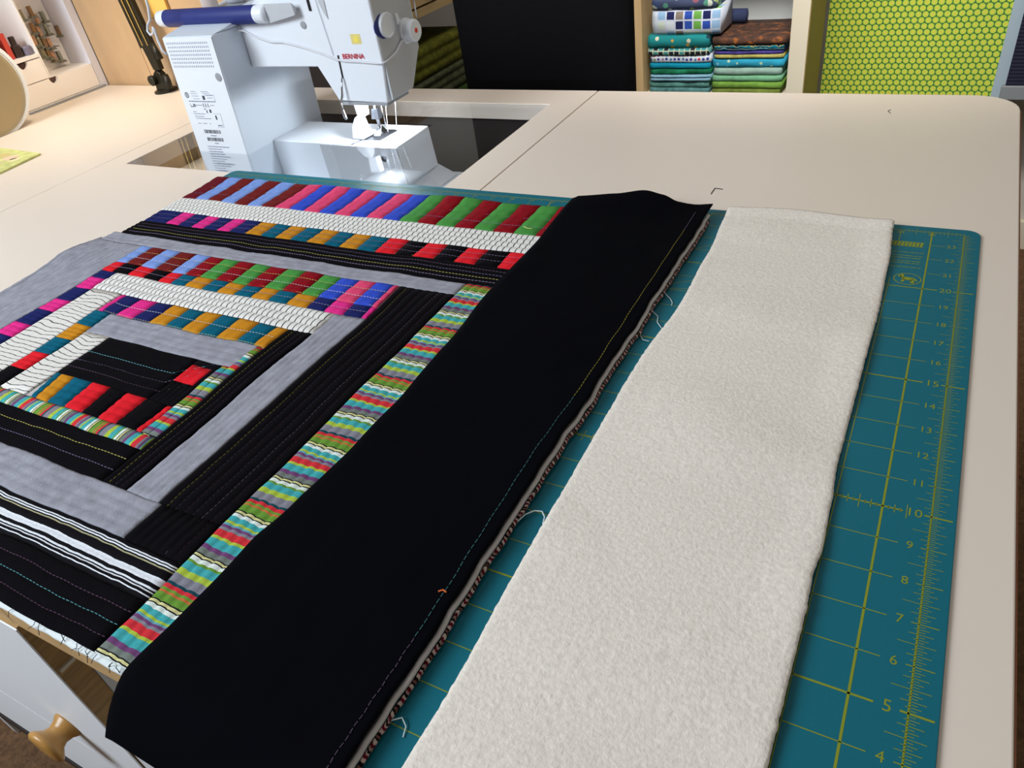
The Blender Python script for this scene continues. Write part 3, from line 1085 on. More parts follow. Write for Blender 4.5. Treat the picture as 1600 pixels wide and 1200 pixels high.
# arm and head
MB().hull([(-1.6, 29.2, 4.35), (3.6, 29.2, 4.35), (-1.6, 32.9, 4.35), (3.6, 32.9, 4.35), (-1.5, 29.2, 6.75), (-1.5, 32.9, 7.2), (0.5, 29.3, 6.9), (1.3, 29.3, 8.6), (1.3, 32.7, 8.6), (3.9, 29.3, 8.6), (3.9, 32.7, 8.6), (3.9, 29.2, 7.9)]).build('arm', M_wplastic, sm, bevel=0.08, seg=3)
hd = MB().hull([(3.45, 29.2, 4.35), (4.37, 29.2, 2.5), (7.78, 29.2, 2.42), (8.05, 29.2, 4.5), (8.08, 29.2, 8.6), (3.45, 29.2, 8.6),
                (4.37, 31.4, 2.5), (7.78, 31.4, 2.42), (3.45, 32.7, 4.4), (8.05, 32.75, 4.4), (8.08, 32.75, 8.6), (3.45, 32.75, 8.6)]).build('head', M_wplastic, sm, bevel=0.1, seg=3)
M_endgrey = mat('silver_grey_plastic', (186, 188, 192), 0.45)
MB().prism([(29.36, 2.6), (31.35, 2.62), (32.6, 4.45), (32.62, 8.4), (29.36, 8.4)], 7.98, 8.09, 'x').build('end_cover', M_endgrey, hd)
MB().prism([(4.45, 29.25), (7.7, 29.25), (7.7, 31.35), (4.45, 31.35)], 2.26, 2.44).build('underside_plate', M_gplastic, hd, bevel=0.03)
# head details
BY = 29.185
mb = MB()
text_mb(mb, 'BERNINA', 6.2, 4.88, 0.36, lambda u, w: (u, BY - 0.01, w), bold=0.018)
mb.build('maker_lettering', M_redink, hd)
MB().box(6.33, 6.98, BY, 29.21, 5.5, 6.0).build('yellow_sticker', M_yellow, hd)
MB().lathe([(0.17, 0), (0.17, -0.012), (0.1, -0.014)], (6.68, BY, 5.74), 'y', 16).build('sticker_disc', M_yellow2, hd)
MB().hexa([(5.02, BY, 3.75), (5.14, BY, 3.75), (5.14, 29.25, 3.75), (5.02, 29.25, 3.75)], [(5.1, BY, 4.95), (5.22, BY, 4.95), (5.22, 29.25, 4.95), (5.1, 29.25, 4.95)]).build('lever_slot', M_dark, hd)
MB().tube([(4.86, 29.15, 4.95), (4.62, 29.15, 7.9)], 0.014, 4).build('cover_joint', M_printgrey, hd)
MB().tube([(5.1, 29.1, 3.8), (5.02, 28.98, 3.3), (4.97, 28.9, 2.9), (4.85, 28.8, 2.55), (4.82, 28.78, 2.0), (4.86, 28.78, 1.75), (4.93, 28.8, 1.62)], [.05, .06, .07, .07, .08, .1, .07], 8).build('foot_lifter', M_chrome, sm, smooth=True)
MB().lathe([(0.2, 0), (0.2, -0.03), (0.14, -0.05)], (3.3, 29.2, 6.52), 'y', 16).build('screw', M_gplastic, sm)
MB().lathe([(0.24, 0), (0.24, -0.03), (0.15, -0.05)], (-2.05, 26.98, 4.45), 'y', 16).build('screw', M_gplastic, pil)
MB().box(4.02, 4.16, 29.12, 29.25, 7.2, 8.3).build('thread_slot', M_dark, sm, bevel=0.03)
MB().hull([(4.75, 29.24, 8.5), (5.2, 29.24, 8.5), (5.15, 29.16, 6.75), (4.95, 29.16, 7.1), (4.8, 29.16, 7.6), (4.75, 29.16, 8.5), (5.2, 29.16, 8.5)]).build('thread_guide_recess', M_endgrey, sm)
MB().hull([(0.85, 29.15, 6.9), (0.8, 29.1, 7.45), (1.2, 28.9, 6.72), (3.35, 28.75, 7.1), (3.3, 28.75, 7.75), (1.2, 28.85, 7.75), (3.2, 29.25, 7.3), (0.9, 29.25, 7.4)]).build('thread_tension_cover', M_endgrey, sm, bevel=0.06)
# dials on the end face
MB().lathe([(0.6, -0.1), (0.64, -0.06), (0.64, 0.0), (0.58, 0.04)], (8.06, 29.82, 6.18), 'x', 28).build('width_dial', M_navy, sm, smooth=False)
MB().lathe([(0.6, 0.0), (0.62, 0.2), (0.56, 0.24), (0.5, 0.16), (0.1, 0.1)], (8.06, 30.06, 6.18), 'x', 28).build('dial_ring', M_wplastic, sm)
dk = MB().lathe([(0.64, 0), (0.64, 0.16), (0.58, 0.18), (0.56, 0.66), (0.5, 0.72)], (8.08, 31.7, 5.5), 'x', 28).build('tension_knob', M_wplastic, sm)
MB().lathe([(0.13, 0), (0.13, 0.02), (0.08, 0.035)], (8.79, 31.7, 5.5), 'x', 16).build('red_dot', M_reddot, dk)
MB().hexa([(8.08, 31.0, 5.95), (8.2, 31.0, 5.95), (8.2, 31.3, 6.1), (8.08, 31.3, 6.1)], [(8.08, 30.95, 6.5), (8.2, 30.95, 6.5), (8.2, 31.15, 6.5), (8.08, 31.15, 6.5)]).build('pointer', M_wplastic, sm)
MB().lathe([(0.13, 0), (0.13, 0.03), (0.08, 0.04)], (8.08, 30.75, 6.25), 'x', 14).build('screw', M_gplastic, sm)
MB().tube([(8.5, 32.4, 6.0), (8.5, 32.45, 7.0), (8.45, 32.5, 8.6)], 0.05, 8).build('thread_rod', M_chrome, sm, smooth=True)
# carrying handle
hl = MB().lathe([(0.28, -7.75), (0.43, -7.6), (0.47, -7.2), (0.47, 0.95), (0.40, 1.15)], (0, 29.0, 7.2), 'x', 24).build('carrying_handle', M_wplastic, sm, smooth=True)
MB().lathe([(0.46, -7.0), (0.485, -6.9), (0.485, 0.3), (0.46, 0.42)], (0, 29.0, 7.2), 'x', 24).build('navy_grip', M_navy, hl, smooth=True)
# free arm, base
fa = MB().hexa([(-2.0, 29.25, -2.35), (7.9, 29.25, -2.35), (7.9, 32.5, -2.35), (-2.0, 32.5, -2.35)], [(-1.9, 29.2, 0.0), (7.72, 29.2, 0.0), (7.66, 32.6, 0.0), (-1.9, 32.6, 0.0)]).build('free_arm', M_wplastic, sm, bevel=0.08, seg=3)
MB().hexa([(1.95, 29.2, -2.3), (7.85, 29.2, -2.3), (7.85, 29.27, -2.3), (1.95, 29.27, -2.3)], [(1.95, 29.14, -0.08), (7.66, 29.14, -0.08), (7.66, 29.22, -0.08), (1.95, 29.22, -0.08)]).build('arm_cover', M_endgrey, fa)
MB().lathe([(0.18, 0), (0.18, -0.03), (0.12, -0.05)], (6.6, 29.16, -0.75), 'y', 14).build('screw', M_steel, fa)
MB().hexa([(-6.8, 26.7, -3.2), (8.7, 28.3, -3.2), (8.7, 33.2, -3.2), (-6.8, 34.2, -3.2)], [(-6.55, 26.9, -2.3), (7.6, 28.9, -2.3), (7.6, 32.7, -2.3), (-6.55, 34.0, -2.3)]).build('base', M_wplastic, sm, bevel=0.05)
# needle plate, foot, needle, threads
npl = MB().prism([(4.75, 29.9), (6.0, 29.95), (6.1, 31.7), (4.85, 31.7)], -0.01, 0.025).build('needle_plate', M_steel, sm)
MB().prism([(4.35, 29.2), (4.5, 29.2), (5.0, 30.6), (4.88, 30.7)], -0.01, 0.02).build('plate_slot', M_printdark, sm)
MB().hull([(5.05, 30.55, 0.03), (5.55, 30.55, 0.03), (5.05, 31.4, 0.03), (5.55, 31.4, 0.03), (5.15, 30.8, 0.18), (5.5, 30.8, 0.18), (5.2, 31.1, 0.5), (5.4, 31.1, 0.5)]).build('presser_foot', M_chrome, sm, bevel=0.02)
MB().tube([(5.3, 31.0, 0.3), (5.3, 31.0, 2.3)], 0.1, 10).build('presser_bar', M_chrome, sm, smooth=True)
MB().hull([(4.95, 30.85, 0.9), (5.5, 30.85, 0.9), (4.95, 31.25, 0.9), (5.5, 31.25, 0.9), (5.05, 30.9, 1.5), (5.45, 30.9, 1.5), (5.05, 31.2, 1.5), (5.45, 31.2, 1.5)]).build('foot_clamp', M_steel, sm, bevel=0.03)
MB().tube([(5.75, 31.05, 2.3), (5.75, 31.05, 0.7), (5.75, 31.05, 0.1)], [.04, .035, .012], 8).build('needle', M_chrome, sm, smooth=True)
MB().hull([(3.9, 29.9, 0.03), (4.9, 29.75, 0.03), (5.0, 30.6, 0.03), (4.0, 30.8, 0.03), (3.9, 30.1, 0.7), (4.7, 29.95, 0.75), (4.8, 30.5, 0.8), (4.0, 30.7, 0.7), (4.1, 30.4, 1.25), (4.65, 30.35, 1.3), (4.6, 30.75, 1.3)]).build('white_foot_guard', M_wplastic, sm, bevel=0.15, seg=3)
MB().hull([(4.3, 30.4, 1.2), (4.9, 30.4, 1.2), (4.3, 30.9, 1.2), (4.9, 30.9, 1.2), (4.2, 30.4, 2.2), (5.0, 30.4, 2.2), (4.2, 30.9, 2.2), (5.0, 30.9, 2.2)]).build('white_foot_shank', M_wplastic, sm, bevel=0.08)
for a, b in (((6.05, 31.25, 2.3), (5.75, 31.1, 0.1)), ((6.5, 31.6, 2.3), (6.2, 31.4, 0.1))):
    MB().tube([a, b], 0.018, 5).build('upper_thread', mat('pale_thread', (178, 180, 186)), sm)
MB().lathe([(0.18, 0), (0.2, -0.06), (0.12, -0.1)], (6.1, 30.0, 2.26), 'z', 14).build('work_light', M_led, sm)
ld = bpy.data.lights.new('machine_light', 'POINT')
ld.energy = 1.5
ld.shadow_soft_size = 0.006
ld.color = (0.88, 0.95, 1.0)
lo = bpy.data.objects.new('machine_light', ld)
COL.objects.link(lo)
lo.location = (6.1 * I, 30.0 * I, TZ + 2.1 * I)
# vents and printed label on the back of the pillar


def backp(u, w):
    """u inches from the pillar's left edge (0..4.1), w = height; on the back cover"""
    return (-6.25 + 0.1007 * w + u, 26.962, w)


vent = MB()
for r in range(7):
    for k in range(22):
        u, w = 0.32 + k * 0.155 + (0.02 * (r % 2)), 6.25 - r * 0.21
        p = [backp(u, w), backp(u + .05, w), backp(u + .05, w + .11), backp(u, w + .11)]
        vent.face(vent.pts(p))
stuff(vent.build('vent_slots', M_printgrey, pil))
inkl, inkd = MB(), MB()


def bar(mb, u0, u1, w0, w1):
    mb.face(mb.pts([backp(u0, w0), backp(u1, w0), backp(u1, w1), backp(u0, w1)]))


def ringp(mb, cu, cw, r, th):
    n = 16
    for k in range(n):
        a, b = 2 * math.pi * k / n, 2 * math.pi * (k + 1) / n
        mb.face(mb.pts([backp(cu + (r - th) * math.cos(a), cw + (r - th) * math.sin(a)), backp(cu + r * math.cos(a), cw + r * math.sin(a)), backp(cu + r * math.cos(b), cw + r * math.sin(b)), backp(cu + (r - th) * math.cos(b), cw + (r - th) * math.sin(b))]))


ringp(inkd, 0.62, 3.42, 0.17, 0.05)
bar(inkd, 0.58, 0.66, 3.34, 3.5)
for w, a, b in ((3.62, 1.0, 1.5), (3.5, 1.0, 1.55), (3.36, 1.0, 1.6), (3.2, 1.1, 1.65), (3.06, .62, 2.9), (3.03, .62, 2.9), (3.62, 1.9, 2.5), (3.52, 2.0, 2.6), (3.4, 2.25, 2.8), (3.26, 2.3, 2.75)):
    u = a
    while u < b:
        L = random.uniform(.06, .2)
        bar(inkl, u, min(b, u + L), w, w + 0.03)
        u += L + 0.03
bar(inkd, 1.9, 2.1, 3.16, 3.4)
bar(inkl, 2.1, 2.9, 3.44, 3.455)
bar(inkl, 2.9, 2.92, 3.06, 3.455)
bar(inkd, .66, .9, 2.72, 2.76)
bar(inkd, .66, .69, 2.72, 2.92)
bar(inkd, .9, .93, 2.72, 2.92)
ringp(inkd, 1.02, 2.82, .09, .05)
for a in (1.75, 1.95, 2.15):
    bar(inkd, a, a + .05, 2.76, 2.95)
    bar(inkd, a, a + .12, 2.74, 2.77)
bar(inkd, 1.72, 1.9, 2.6, 2.64)
bar(inkd, 1.88, 1.96, 2.38, 2.55)
bar(inkd, 2.15, 2.3, 2.4, 2.6)
for w, a, b in ((2.82, 1.15, 1.7), (2.42, .72, 1.0), (2.3, .72, 1.7), (2.14, .75, 1.55), (2.02, .8, 2.1), (1.72, .85, 1.1), (1.72, 1.25, 1.6), (1.72, 1.85, 1.95), (2.82, 2.35, 2.7)):
    u = a
    while u < b:
        L = random.uniform(.06, .16)
        bar(inkl, u, min(b, u + L), w, w + 0.04)
        u += L + 0.03
bar(inkl, 2.4, 2.98, 2.34, 2.355)
bar(inkl, 2.98, 3.0, 1.55, 2.355)
bar(inkl, 2.45, 3.0, 1.54, 1.555)
bar(inkd, 2.5, 2.62, 2.0, 2.25)
bar(inkl, 2.5, 2.9, 1.62, 1.68)
for w0, u0, u1 in ((1.14, 1.15, 2.55), (.66, 1.2, 2.6)):
    u = u0
    while u < u1:
        L = random.choice((.02, .03, .05))
        bar(inkd, u, u + L, w0, w0 + .22)
        u += L + random.choice((.02, .03, .04))
bar(inkl, 1.6, 2.1, .98, 1.03)
bar(inkl, 1.75, 2.1, .5, .55)
for k in range(15):
    w = .28 - k * .155
    bar(inkd, 1.0, 1.04, w, w + .04)
    u, b = 1.08, random.uniform(2.0, 3.1)
    while u < b:
        L = random.uniform(.1, .3)
        bar(inkl, u, min(b, u + L), w, w + .05)
        u += L + .03
inkl.build('printed_label', M_printgrey, pil)
inkd.build('printed_symbols', M_printdark, pil)

# cables on the machine
c1 = MB().tube([(-2.6, 28.62, 6.5), (-1.9, 28.75, 6.5), (-1.2, 29.05, 6.38), (-0.3, 29.12, 5.97), (0.6, 29.13, 5.72), (1.5, 29.13, 5.7), (2.8, 29.13, 5.42), (4.1, 29.13, 5.06), (5.0, 29.13, 4.75), (5.6, 29.13, 4.66), (6.6, 29.13, 4.62), (7.5, 29.13, 4.55), (8.0, 29.13, 4.5), (8.14, 29.5, 4.55), (8.16, 30.4, 4.75), (8.17, 31.0, 5.1), (8.25, 31.35, 5.3)], 0.055, 6).build('light_cord', M_cord, smooth=True)
tag(c1, 'thin white cord running along the back of the sewing machine arm and head', 'cord')
c2 = MB().tube([(-6.4, 27.6, 12.0), (-6.0, 27.4, 9.6), (-5.95, 27.2, 8.2), (-6.1, 27.1, 7.55), (-6.35, 27.0, 7.3), (-6.5, 26.95, 7.0), (-6.3, 26.9, 6.8), (-6.0, 26.9, 6.9), (-5.9, 26.95, 7.2), (-5.75, 26.88, 7.1), (-5.8, 26.85, 6.5), (-5.75, 26.85, 5.95), (-5.6, 26.95, 5.7)], 0.07, 6).build('looped_cord', M_cord, smooth=True)
tag(c2, 'white cord with a small loop hanging at the left end of the sewing machine', 'cord')

# spools on the machine
sp1 = thing('thread_spool', 'grey thread spool standing on top of the sewing machine behind navy handle', 'thread spool', (-3.6, 31.5, 7.3))
MB().lathe([(0.65, 0), (0.65, 0.1), (0.5, 0.14), (0.42, 2.0), (0.5, 2.05), (0.5, 2.15)], (-3.6, 31.5, 7.25), 'z', 20).build('spool_core', M_gplastic, sp1, smooth=False)
MB().lathe([(0.56, 0.2), (0.62, 0.4), (0.58, 1.6), (0.48, 1.9)], (-3.6, 31.5, 7.25), 'z', 20).build('thread_winding', mat('pale_grey_thread', (176, 176, 180)), sp1, smooth=True)
sp2 = thing('thread_spool', 'white thread spool standing left of the grey one on the sewing machine', 'thread spool', (-4.9, 30.6, 7.1))
MB().lathe([(0.5, 0), (0.5, 0.1), (0.3, 0.14), (0.3, 1.6), (0.5, 1.65), (0.5, 1.75)], (-4.9, 30.6, 7.1), 'z', 20).build('spool_core', M_wplastic, sp2)
MB().lathe([(0.42, 0.16), (0.48, 0.3), (0.48, 1.4), (0.42, 1.58)], (-4.9, 30.6, 7.1), 'z', 20).build('thread_winding', mat('pinkish_thread', (226, 206, 196)), sp2, smooth=True)

# ================================================================== LEFT END OF THE TABLE
# balanced-arm lamp clamped at the back; its head is above the frame
lp = thing('desk_lamp', 'dark balanced-arm desk lamp clamped to the far edge of the table before the wooden panel', 'lamp', (-21.6, 38, 0))
MB().lathe([(0.95, 0), (0.95, 0.12), (0.7, 0.22)], (-21.9, 38, 0.0), 'z', 24).build('foot_plate', M_lamp, lp)
MB().hull([(-22.6, 37.6, 0.15), (-21.3, 37.6, 0.15), (-22.6, 38.4, 0.15), (-21.3, 38.4, 0.15), (-22.4, 37.7, 1.4), (-21.5, 37.7, 1.4), (-22.4, 38.3, 1.4), (-21.5, 38.3, 1.4), (-22.0, 37.8, 1.75), (-21.7, 38.2, 1.75)]).build('clamp_body', M_lamp, lp, bevel=0.1)
MB().lathe([(0.36, 0), (0.4, -0.1), (0.4, -0.3), (0.3, -0.36)], (-22.35, 37.6, 1.0), 'y', 20).build('clamp_knob', M_lamp, lp)
MB().tube([(-21.1, 37.8, 1.3), (-20.9, 37.7, 0.9), (-20.85, 37.6, 0.3)], 0.28, 10).build('clamp_jaw', M_lamp, lp, smooth=True)
MB().hull([(-22.1, 37.7, 1.7), (-21.3, 37.7, 1.7), (-22.1, 38.2, 1.7), (-21.3, 38.2, 1.7), (-22.5, 37.7, 4.2), (-21.3, 37.7, 4.0), (-22.5, 38.2, 4.2), (-21.3, 38.2, 4.0)]).build('arm_joint', M_lamp, lp, bevel=0.08)
MB().tube([(-21.2, 37.9, 3.7), (-20.7, 37.7, 2.6)], [0.22, 0.28], 10).build('tension_handle', M_lamp, lp, smooth=True)
for dx in (-0.62, 0.0, 0.6):
    MB().hexa([(-22.0 + dx, 37.75, 3.4), (-21.68 + dx, 37.75, 3.4), (-21.68 + dx, 38.1, 3.4), (-22.0 + dx, 38.1, 3.4)], [(-23.0 + dx, 37.75, 14), (-22.68 + dx, 37.75, 14), (-22.68 + dx, 38.1, 14), (-23.0 + dx, 38.1, 14)]).build('lower_arm', M_lamp, lp)
for dx in (-0.3, 0.32):
    MB().tube([(-21.85 + dx, 37.7, 3.6), (-22.85 + dx, 37.7, 14)], 0.05, 6).build('arm_rod', M_brass, lp)
MB().tube([(-22.8, 37.9, 14), (-21.5, 33.5, 18)], 0.3, 10).build('upper_arm', M_lamp, lp)
MB().lathe([(0.6, 2.8), (1.0, 2.6), (2.6, 0.4), (2.75, 0.0), (2.6, 0.05), (0.9, 2.4)], (-21.5, 32.2, 15.5), 'z', 28).build('lamp_shade', M_lamp, lp, smooth=True)
MB().lathe([(0.3, 1.9), (0.9, 1.2), (0.9, 0.8), (0.3, 0.35)], (-21.5, 32.2, 15.5), 'z', 16).build('bulb', M_bulb, lp, smooth=True)
ll = bpy.data.lights.new('lamp_light', 'SPOT')
ll.energy = 5.2
ll.spot_size = math.radians(125)
ll.spot_blend = 0.9
ll.shadow_soft_size = 0.03
ll.color = (1.0, 0.86, 0.64)
lo = bpy.data.objects.new('lamp_light', ll)
COL.objects.link(lo)
lo.location = (-21.5 * I, 32.2 * I, TZ + 15.3 * I)

# tan drum lying on its side
dm = thing('tin_drum', 'tan metal drum with white rim lying at the left end of the table', 'drum', (-29.5, 27.2, 0))
MB().lathe([(3.1, 0), (3.3, 0.06), (3.32, -2.6), (3.1, -2.65)], (-28.0, 27.15, 3.35), 'x', 48).build('drum_body', M_tan, dm, smooth=False)
MB().lathe([(3.32, 0.02), (3.36, 0.08), (3.62, 0.06), (3.62, -0.18), (3.34, -0.2)], (-28.1, 27.25, 3.45), 'x', 48).build('white_rim', M_wplastic, dm)

# small printed green sheet at the left
gs = thing('pressing_sheet', 'pale green patterned cutting sheet lying at the left edge of the white table', 'cutting sheet', (-22, 22, 0))
M_sheet = mat('pale_green_print', (196, 198, 128), 0.6, vary=0.2, vscale=60)
MB().prism([(-26.5, 25.0), (-24.5, 16.5), (-18.3, 16.5), (-19.2, 24.5)], 0.004, 0.14).build('sheet_board', M_sheet, gs, bevel=0.02)
for cx, cy, r, c in ((-21.0, 23.4, 0.5, (216, 190, 160)), (-21.4, 22.2, 0.6, (208, 168, 160)), (-20.2, 23.2, 0.35, (220, 206, 160)), (-20.4, 21.6, 0.4, (188, 206, 140)), (-22.3, 23.6, 0.5, (196, 178, 120))):
    MB().prism([(cx + r * 1.3 * math.cos(a), cy + r * math.sin(a)) for a in [2 * math.pi * k / 14 for k in range(14)]], 0.138, 0.146).build('printed_shape', mat('sheet_print_%d_%d' % (c[0], c[1]), c), gs)

# display cabinet with drawers, shelf items and presser feet on pegs
M_dc = mat('cream_cabinet', (248, 240, 234), 0.6)
dc = thing('display_cabinet', 'white wall cabinet with pegs, small drawers and half-round finger cutouts at the left', 'cabinet', (-33, 32, 0))
FX = -31.3
MB().box(-36.3, -36.0, 24, 39.2, 0, 14).build('back_board', M_dc, dc)
MB().box(-36.0, FX, 38.75, 39.45, 0, 14).build('side_board', mat('lilac_grey_board', (224, 222, 232), 0.5), dc)
MB().box(-36.0, FX, 24, 24.4, 0, 14).build('side_board', M_dc, dc)
MB().box(-36.0, FX, 24.4, 38.75, 0, 0.22).build('bottom_board', M_dc, dc)
MB().box(FX, FX + 0.16, 31.6, 39.1, 0.02, 0.16).build('base_rail', M_gplastic, dc)
MB().box(-36.0, FX - 0.02, 24.4, 34.66, 3.7, 3.95).build('shelf_board', M_dc, dc)
MB().box(-36.0, FX - 0.02, 34.66, 34.78, 2.06, 14).build('divider', M_dc, dc)


def cut_drawer(y0, y1, z0, z1, cy, r):
    """flat drawer front with a half-round finger cutout in its top edge"""
    poly = [(y0, z0), (y1, z0), (y1, z1), (cy + r, z1)]
    poly += [(cy + r * math.cos(a), z1 - r * 1.15 * math.sin(a)) for a in [math.pi * k / 12 for k in range(1, 12)]]
    poly += [(cy - r, z1), (y0, z1)]
    d = MB().prism(poly, FX - 0.35, FX, 'x').build('drawer', M_dc, dc)
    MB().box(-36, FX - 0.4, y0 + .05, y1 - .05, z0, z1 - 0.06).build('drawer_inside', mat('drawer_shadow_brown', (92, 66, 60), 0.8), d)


cut_drawer(24.45, 38.7, 0.26, 2.0, 34.95, 0.42)
cut_drawer(24.45, 34.62, 2.06, 3.62, 33.05, 0.42)
MB().box(-36.0, FX - 0.37, 24.4, 38.75, 1.96, 2.05).build('shelf_board', M_dc, dc)
pegb = MB().box(-34.3, -34.1, 34.8, 38.7, 2.06, 14).build('peg_board', M_dc, dc)
bk = MB().box(-34.6, -32.0, 32.72, 33.15, 3.97, 5.9).build('small_book', mat('red_cover', (206, 72, 58), 0.6), bevel=0.03)
tag(bk, 'small red book standing on the cabinet shelf at the left', 'book')
bk = MB().box(-34.6, -31.9, 31.6, 32.3, 3.97, 5.8).build('small_book', mat('pinkish_paper', (214, 186, 190), 0.7), bevel=0.03)
tag(bk, 'pinkish white booklet standing left of the red book on cabinet shelf', 'book')
bk = MB().lathe([(0.36, 0), (0.38, 0.1), (0.38, 0.8), (0.24, 0.95), (0.24, 1.5), (0.18, 1.55)], (-32.2, 33.65, 3.97), 'z', 16).build('dark_bottle', mat('dark_brown_glass', (58, 44, 38), 0.25))
tag(bk, 'small dark brown bottle beside the red book on the cabinet shelf', 'bottle')
bk = MB().lathe([(0.32, 0), (0.34, 0.05), (0.34, 0.55), (0.3, 0.65)], (-31.9, 34.3, 3.97), 'z', 16).build('small_jar', mat('grey_lilac_lid', (120, 112, 128), 0.4))
tag(bk, 'low grey jar at the right end of the cabinet shelf', 'jar')
for py, pz in ((37.2, 5.35), (37.9, 5.3), (37.3, 3.75), (37.9, 3.7)):
    MB().tube([(-34.1, py, pz), (-33.3, py, pz)], 0.05, 6).build('peg', M_gplastic, dc)
feet = [(36.2, 6.72), (37.08, 6.81), (37.3, 6.17), (37.94, 6.22), (36.63, 5.64), (37.0, 5.25), (37.75, 5.26), (38.68, 4.93), (36.22, 4.74), (36.59, 4.54), (36.97, 4.35), (37.4, 4.23), (36.5, 3.75), (36.87, 3.55), (37.2, 3.25), (37.75, 3.1)]

M_footA = mat('bronze_metal', (150, 118, 84), 0.35, metal=0.6)
M_footB = mat('greenish_steel', (148, 146, 124), 0.3, metal=0.7)
M_footC = mat('copper_handle', (196, 146, 112), 0.5)
for k, (fy, fz) in enumerate(feet):
    fy, fz = fy, fz + 0.1
    f = thing('presser_foot', '%s of four small metal feet hanging in the %s row of cabinet pegs' % (('first', 'second', 'third', 'last')[k % 4], ('top', 'second', 'third', 'lowest')[k // 4]), 'presser foot', (-33.6, fy, fz - 0.5), 'presser feet on the pegs of the white cabinet')
    MB().tube([(-34.12, fy, fz), (-33.4, fy, fz)], 0.04, 5).build('hook', M_chrome, f)
    MB().hexa([(-33.8, fy - .12, fz - .62), (-33.5, fy - .12, fz - .62), (-33.5, fy + .12, fz - .62), (-33.8, fy + .12, fz - .62)], [(-33.75, fy - .14, fz + .12), (-33.55, fy - .14, fz + .12), (-33.55, fy + .14, fz + .12), (-33.75, fy + .14, fz + .12)]).build('shank', (M_footB, M_footA, M_footC)[k % 3], f)
    MB().hull([(-33.95, fy - .27, fz - .78), (-33.3, fy - .27, fz - .78), (-33.3, fy + .27, fz - .78), (-33.95, fy + .27, fz - .78), (-33.9, fy - .24, fz - .62), (-33.45, fy - .24, fz - .62), (-33.45, fy + .24, fz - .62), (-33.9, fy + .24, fz - .62)]).build('sole', M_footB, f)

# wooden panel and plank behind the lamp
M_panel = mat('honey_wood', (188, 155, 118), 0.5, vary=0.12, vscale=9, stretch=(1.5, 1.5, 0.5))
wp = thing('wooden_cabinet', 'honey coloured wooden cabinet side standing behind the dark lamp', 'cabinet', (-24, 41, FLOOR))
MB().box(-31.25, -25.12, 39.5, 42.0, FLOOR, 22).build('left_panel', M_panel, wp, bevel=0.02)
MB().box(-25.06, -13.0, 39.5, 42.0, FLOOR, 22).build('right_panel', M_panel, wp, bevel=0.02)
pk = MB().box(-22.0, -19.6, 39.2, 39.45, 0.9 + 4.4, 22).build('upright_plank', mat('yellow_pine', (226, 176, 92), 0.5, vary=0.1, vscale=14), wp, bevel=0.02)

# ================================================================== LEFT CORNER SHELF (behind the machine)
cs = thing('corner_shelf', 'light wooden shelf unit with drawers in the corner behind the sewing machine', 'shelf unit', (-13, 56, FLOOR))
M_darkbrown = mat('dark_brown_board', (44, 34, 28), 0.8)
M_beam = mat('pale_pine', (176, 148, 104), 0.55, vary=0.12, vscale=18, stretch=(3, 0.4, 3))
MB().box(-20, -6, 43, 65.8, 1.55, 2.2).build('top_board', M_beam, cs)
MB().box(-20, -6, 43, 65.8, -12.0, -11.3).build('shelf_board', M_beam, cs)
MB().box(-20, -6, 42.3, 43, FLOOR, 9).build('side_panel', M_darkbrown, cs)
MB().box(-20.4, -20, 43, 65.8, FLOOR, 9).build('back_panel', M_darkbrown, cs)
for y0, y1 in ((43.1, 50.4), (50.6, 58.0), (58.2, 65.7)):
    d = MB().box(-19, -6.0, y0, y1, 2.35, 5.6).build('drawer', M_beam, cs, bevel=0.05)
    MB().lathe([(0.25, 0), (0.2, 0.4), (0.45, 0.8), (0.3, 0.95)], (-6.0, (y0 + y1) / 2, 4.0), 'x', 14).build('drawer_knob', M_beam, d, smooth=True)
MB().box(-20, -6.05, 43, 65.8, 5.7, 6.3).build('top_board', M_beam, cs)


def folded(name, label, cat, x0, x1, y0, y1, z0, z1, mt, folds=2, face='-y', group=None, sag=0.0, uv=True):
    """a folded length of cloth: rounded fold towards the viewer, layers showing as soft ridges"""
    mb = MB()
    n = 4 * folds + 4
    D = (y1 - y0) if face == '-y' else (x1 - x0)
    prof = []
    h = z1 - z0
    for k in range(n + 1):
        t = k / n
        z = z0 + h * t
        lay = abs(math.sin(math.pi * t * folds)) ** 0.5
        prof.append((0.30 * min(1, h) * (1 - lay), z))
    top = [(D * q, z1 - sag * q * q) for q in (0.15, 0.4, 0.7, 1.0)]
    P = prof + [(max(p, 0.3 * min(1, h)), z) for p, z in top] + [(D, z0)]
    nl = 14
    seed = random.random() * 50
    L = (x1 - x0) if face == '-y' else (y1 - y0)
    R = []
    base = len(mb.v)
    acc = [0]
    for a, b in zip(P, P[1:]):
        acc.append(acc[-1] + math.dist(a, b))
    for k in range(nl + 1):
        t = k / nl
        endr = 0.12 * (1 - smooth01(min(t, 1 - t) / 0.06))
        ring = []
        for q, (d, z) in enumerate(P):
            wob = 0.08 * noise.noise(Vector((t * 4, z * 2, seed)))
            dd = d + wob + endr
            zz = z + 0.05 * noise.noise(Vector((t * 3, d, seed + 3))) * (1 if z > z0 + .01 else 0)
            zz = max(zz, z0)
            if face == '-y':
                ring.append((x0 + L * t, y0 + dd, zz))
            else:
                ring.append((x1 - dd, y0 + L * t, zz))
        R.append(ring)
    ids = [mb.pts(r) for r in R]
    for k, r in enumerate(ids):
        for q, v in enumerate(r):
            mb.uv[v] = (L * k / nl + 20, acc[q] + 20)
    m_ = len(P)
    for a, b in zip(ids, ids[1:]):
        for k in range(m_):
            j = (k + 1) % m_
            mb.face((a[k], b[k], b[j], a[j]))
    mb.face(ids[0])
    mb.face(ids[-1][::-1])
    o = mb.build(name, mt, smooth=True)
    tag(o, label, cat, group)
    return o


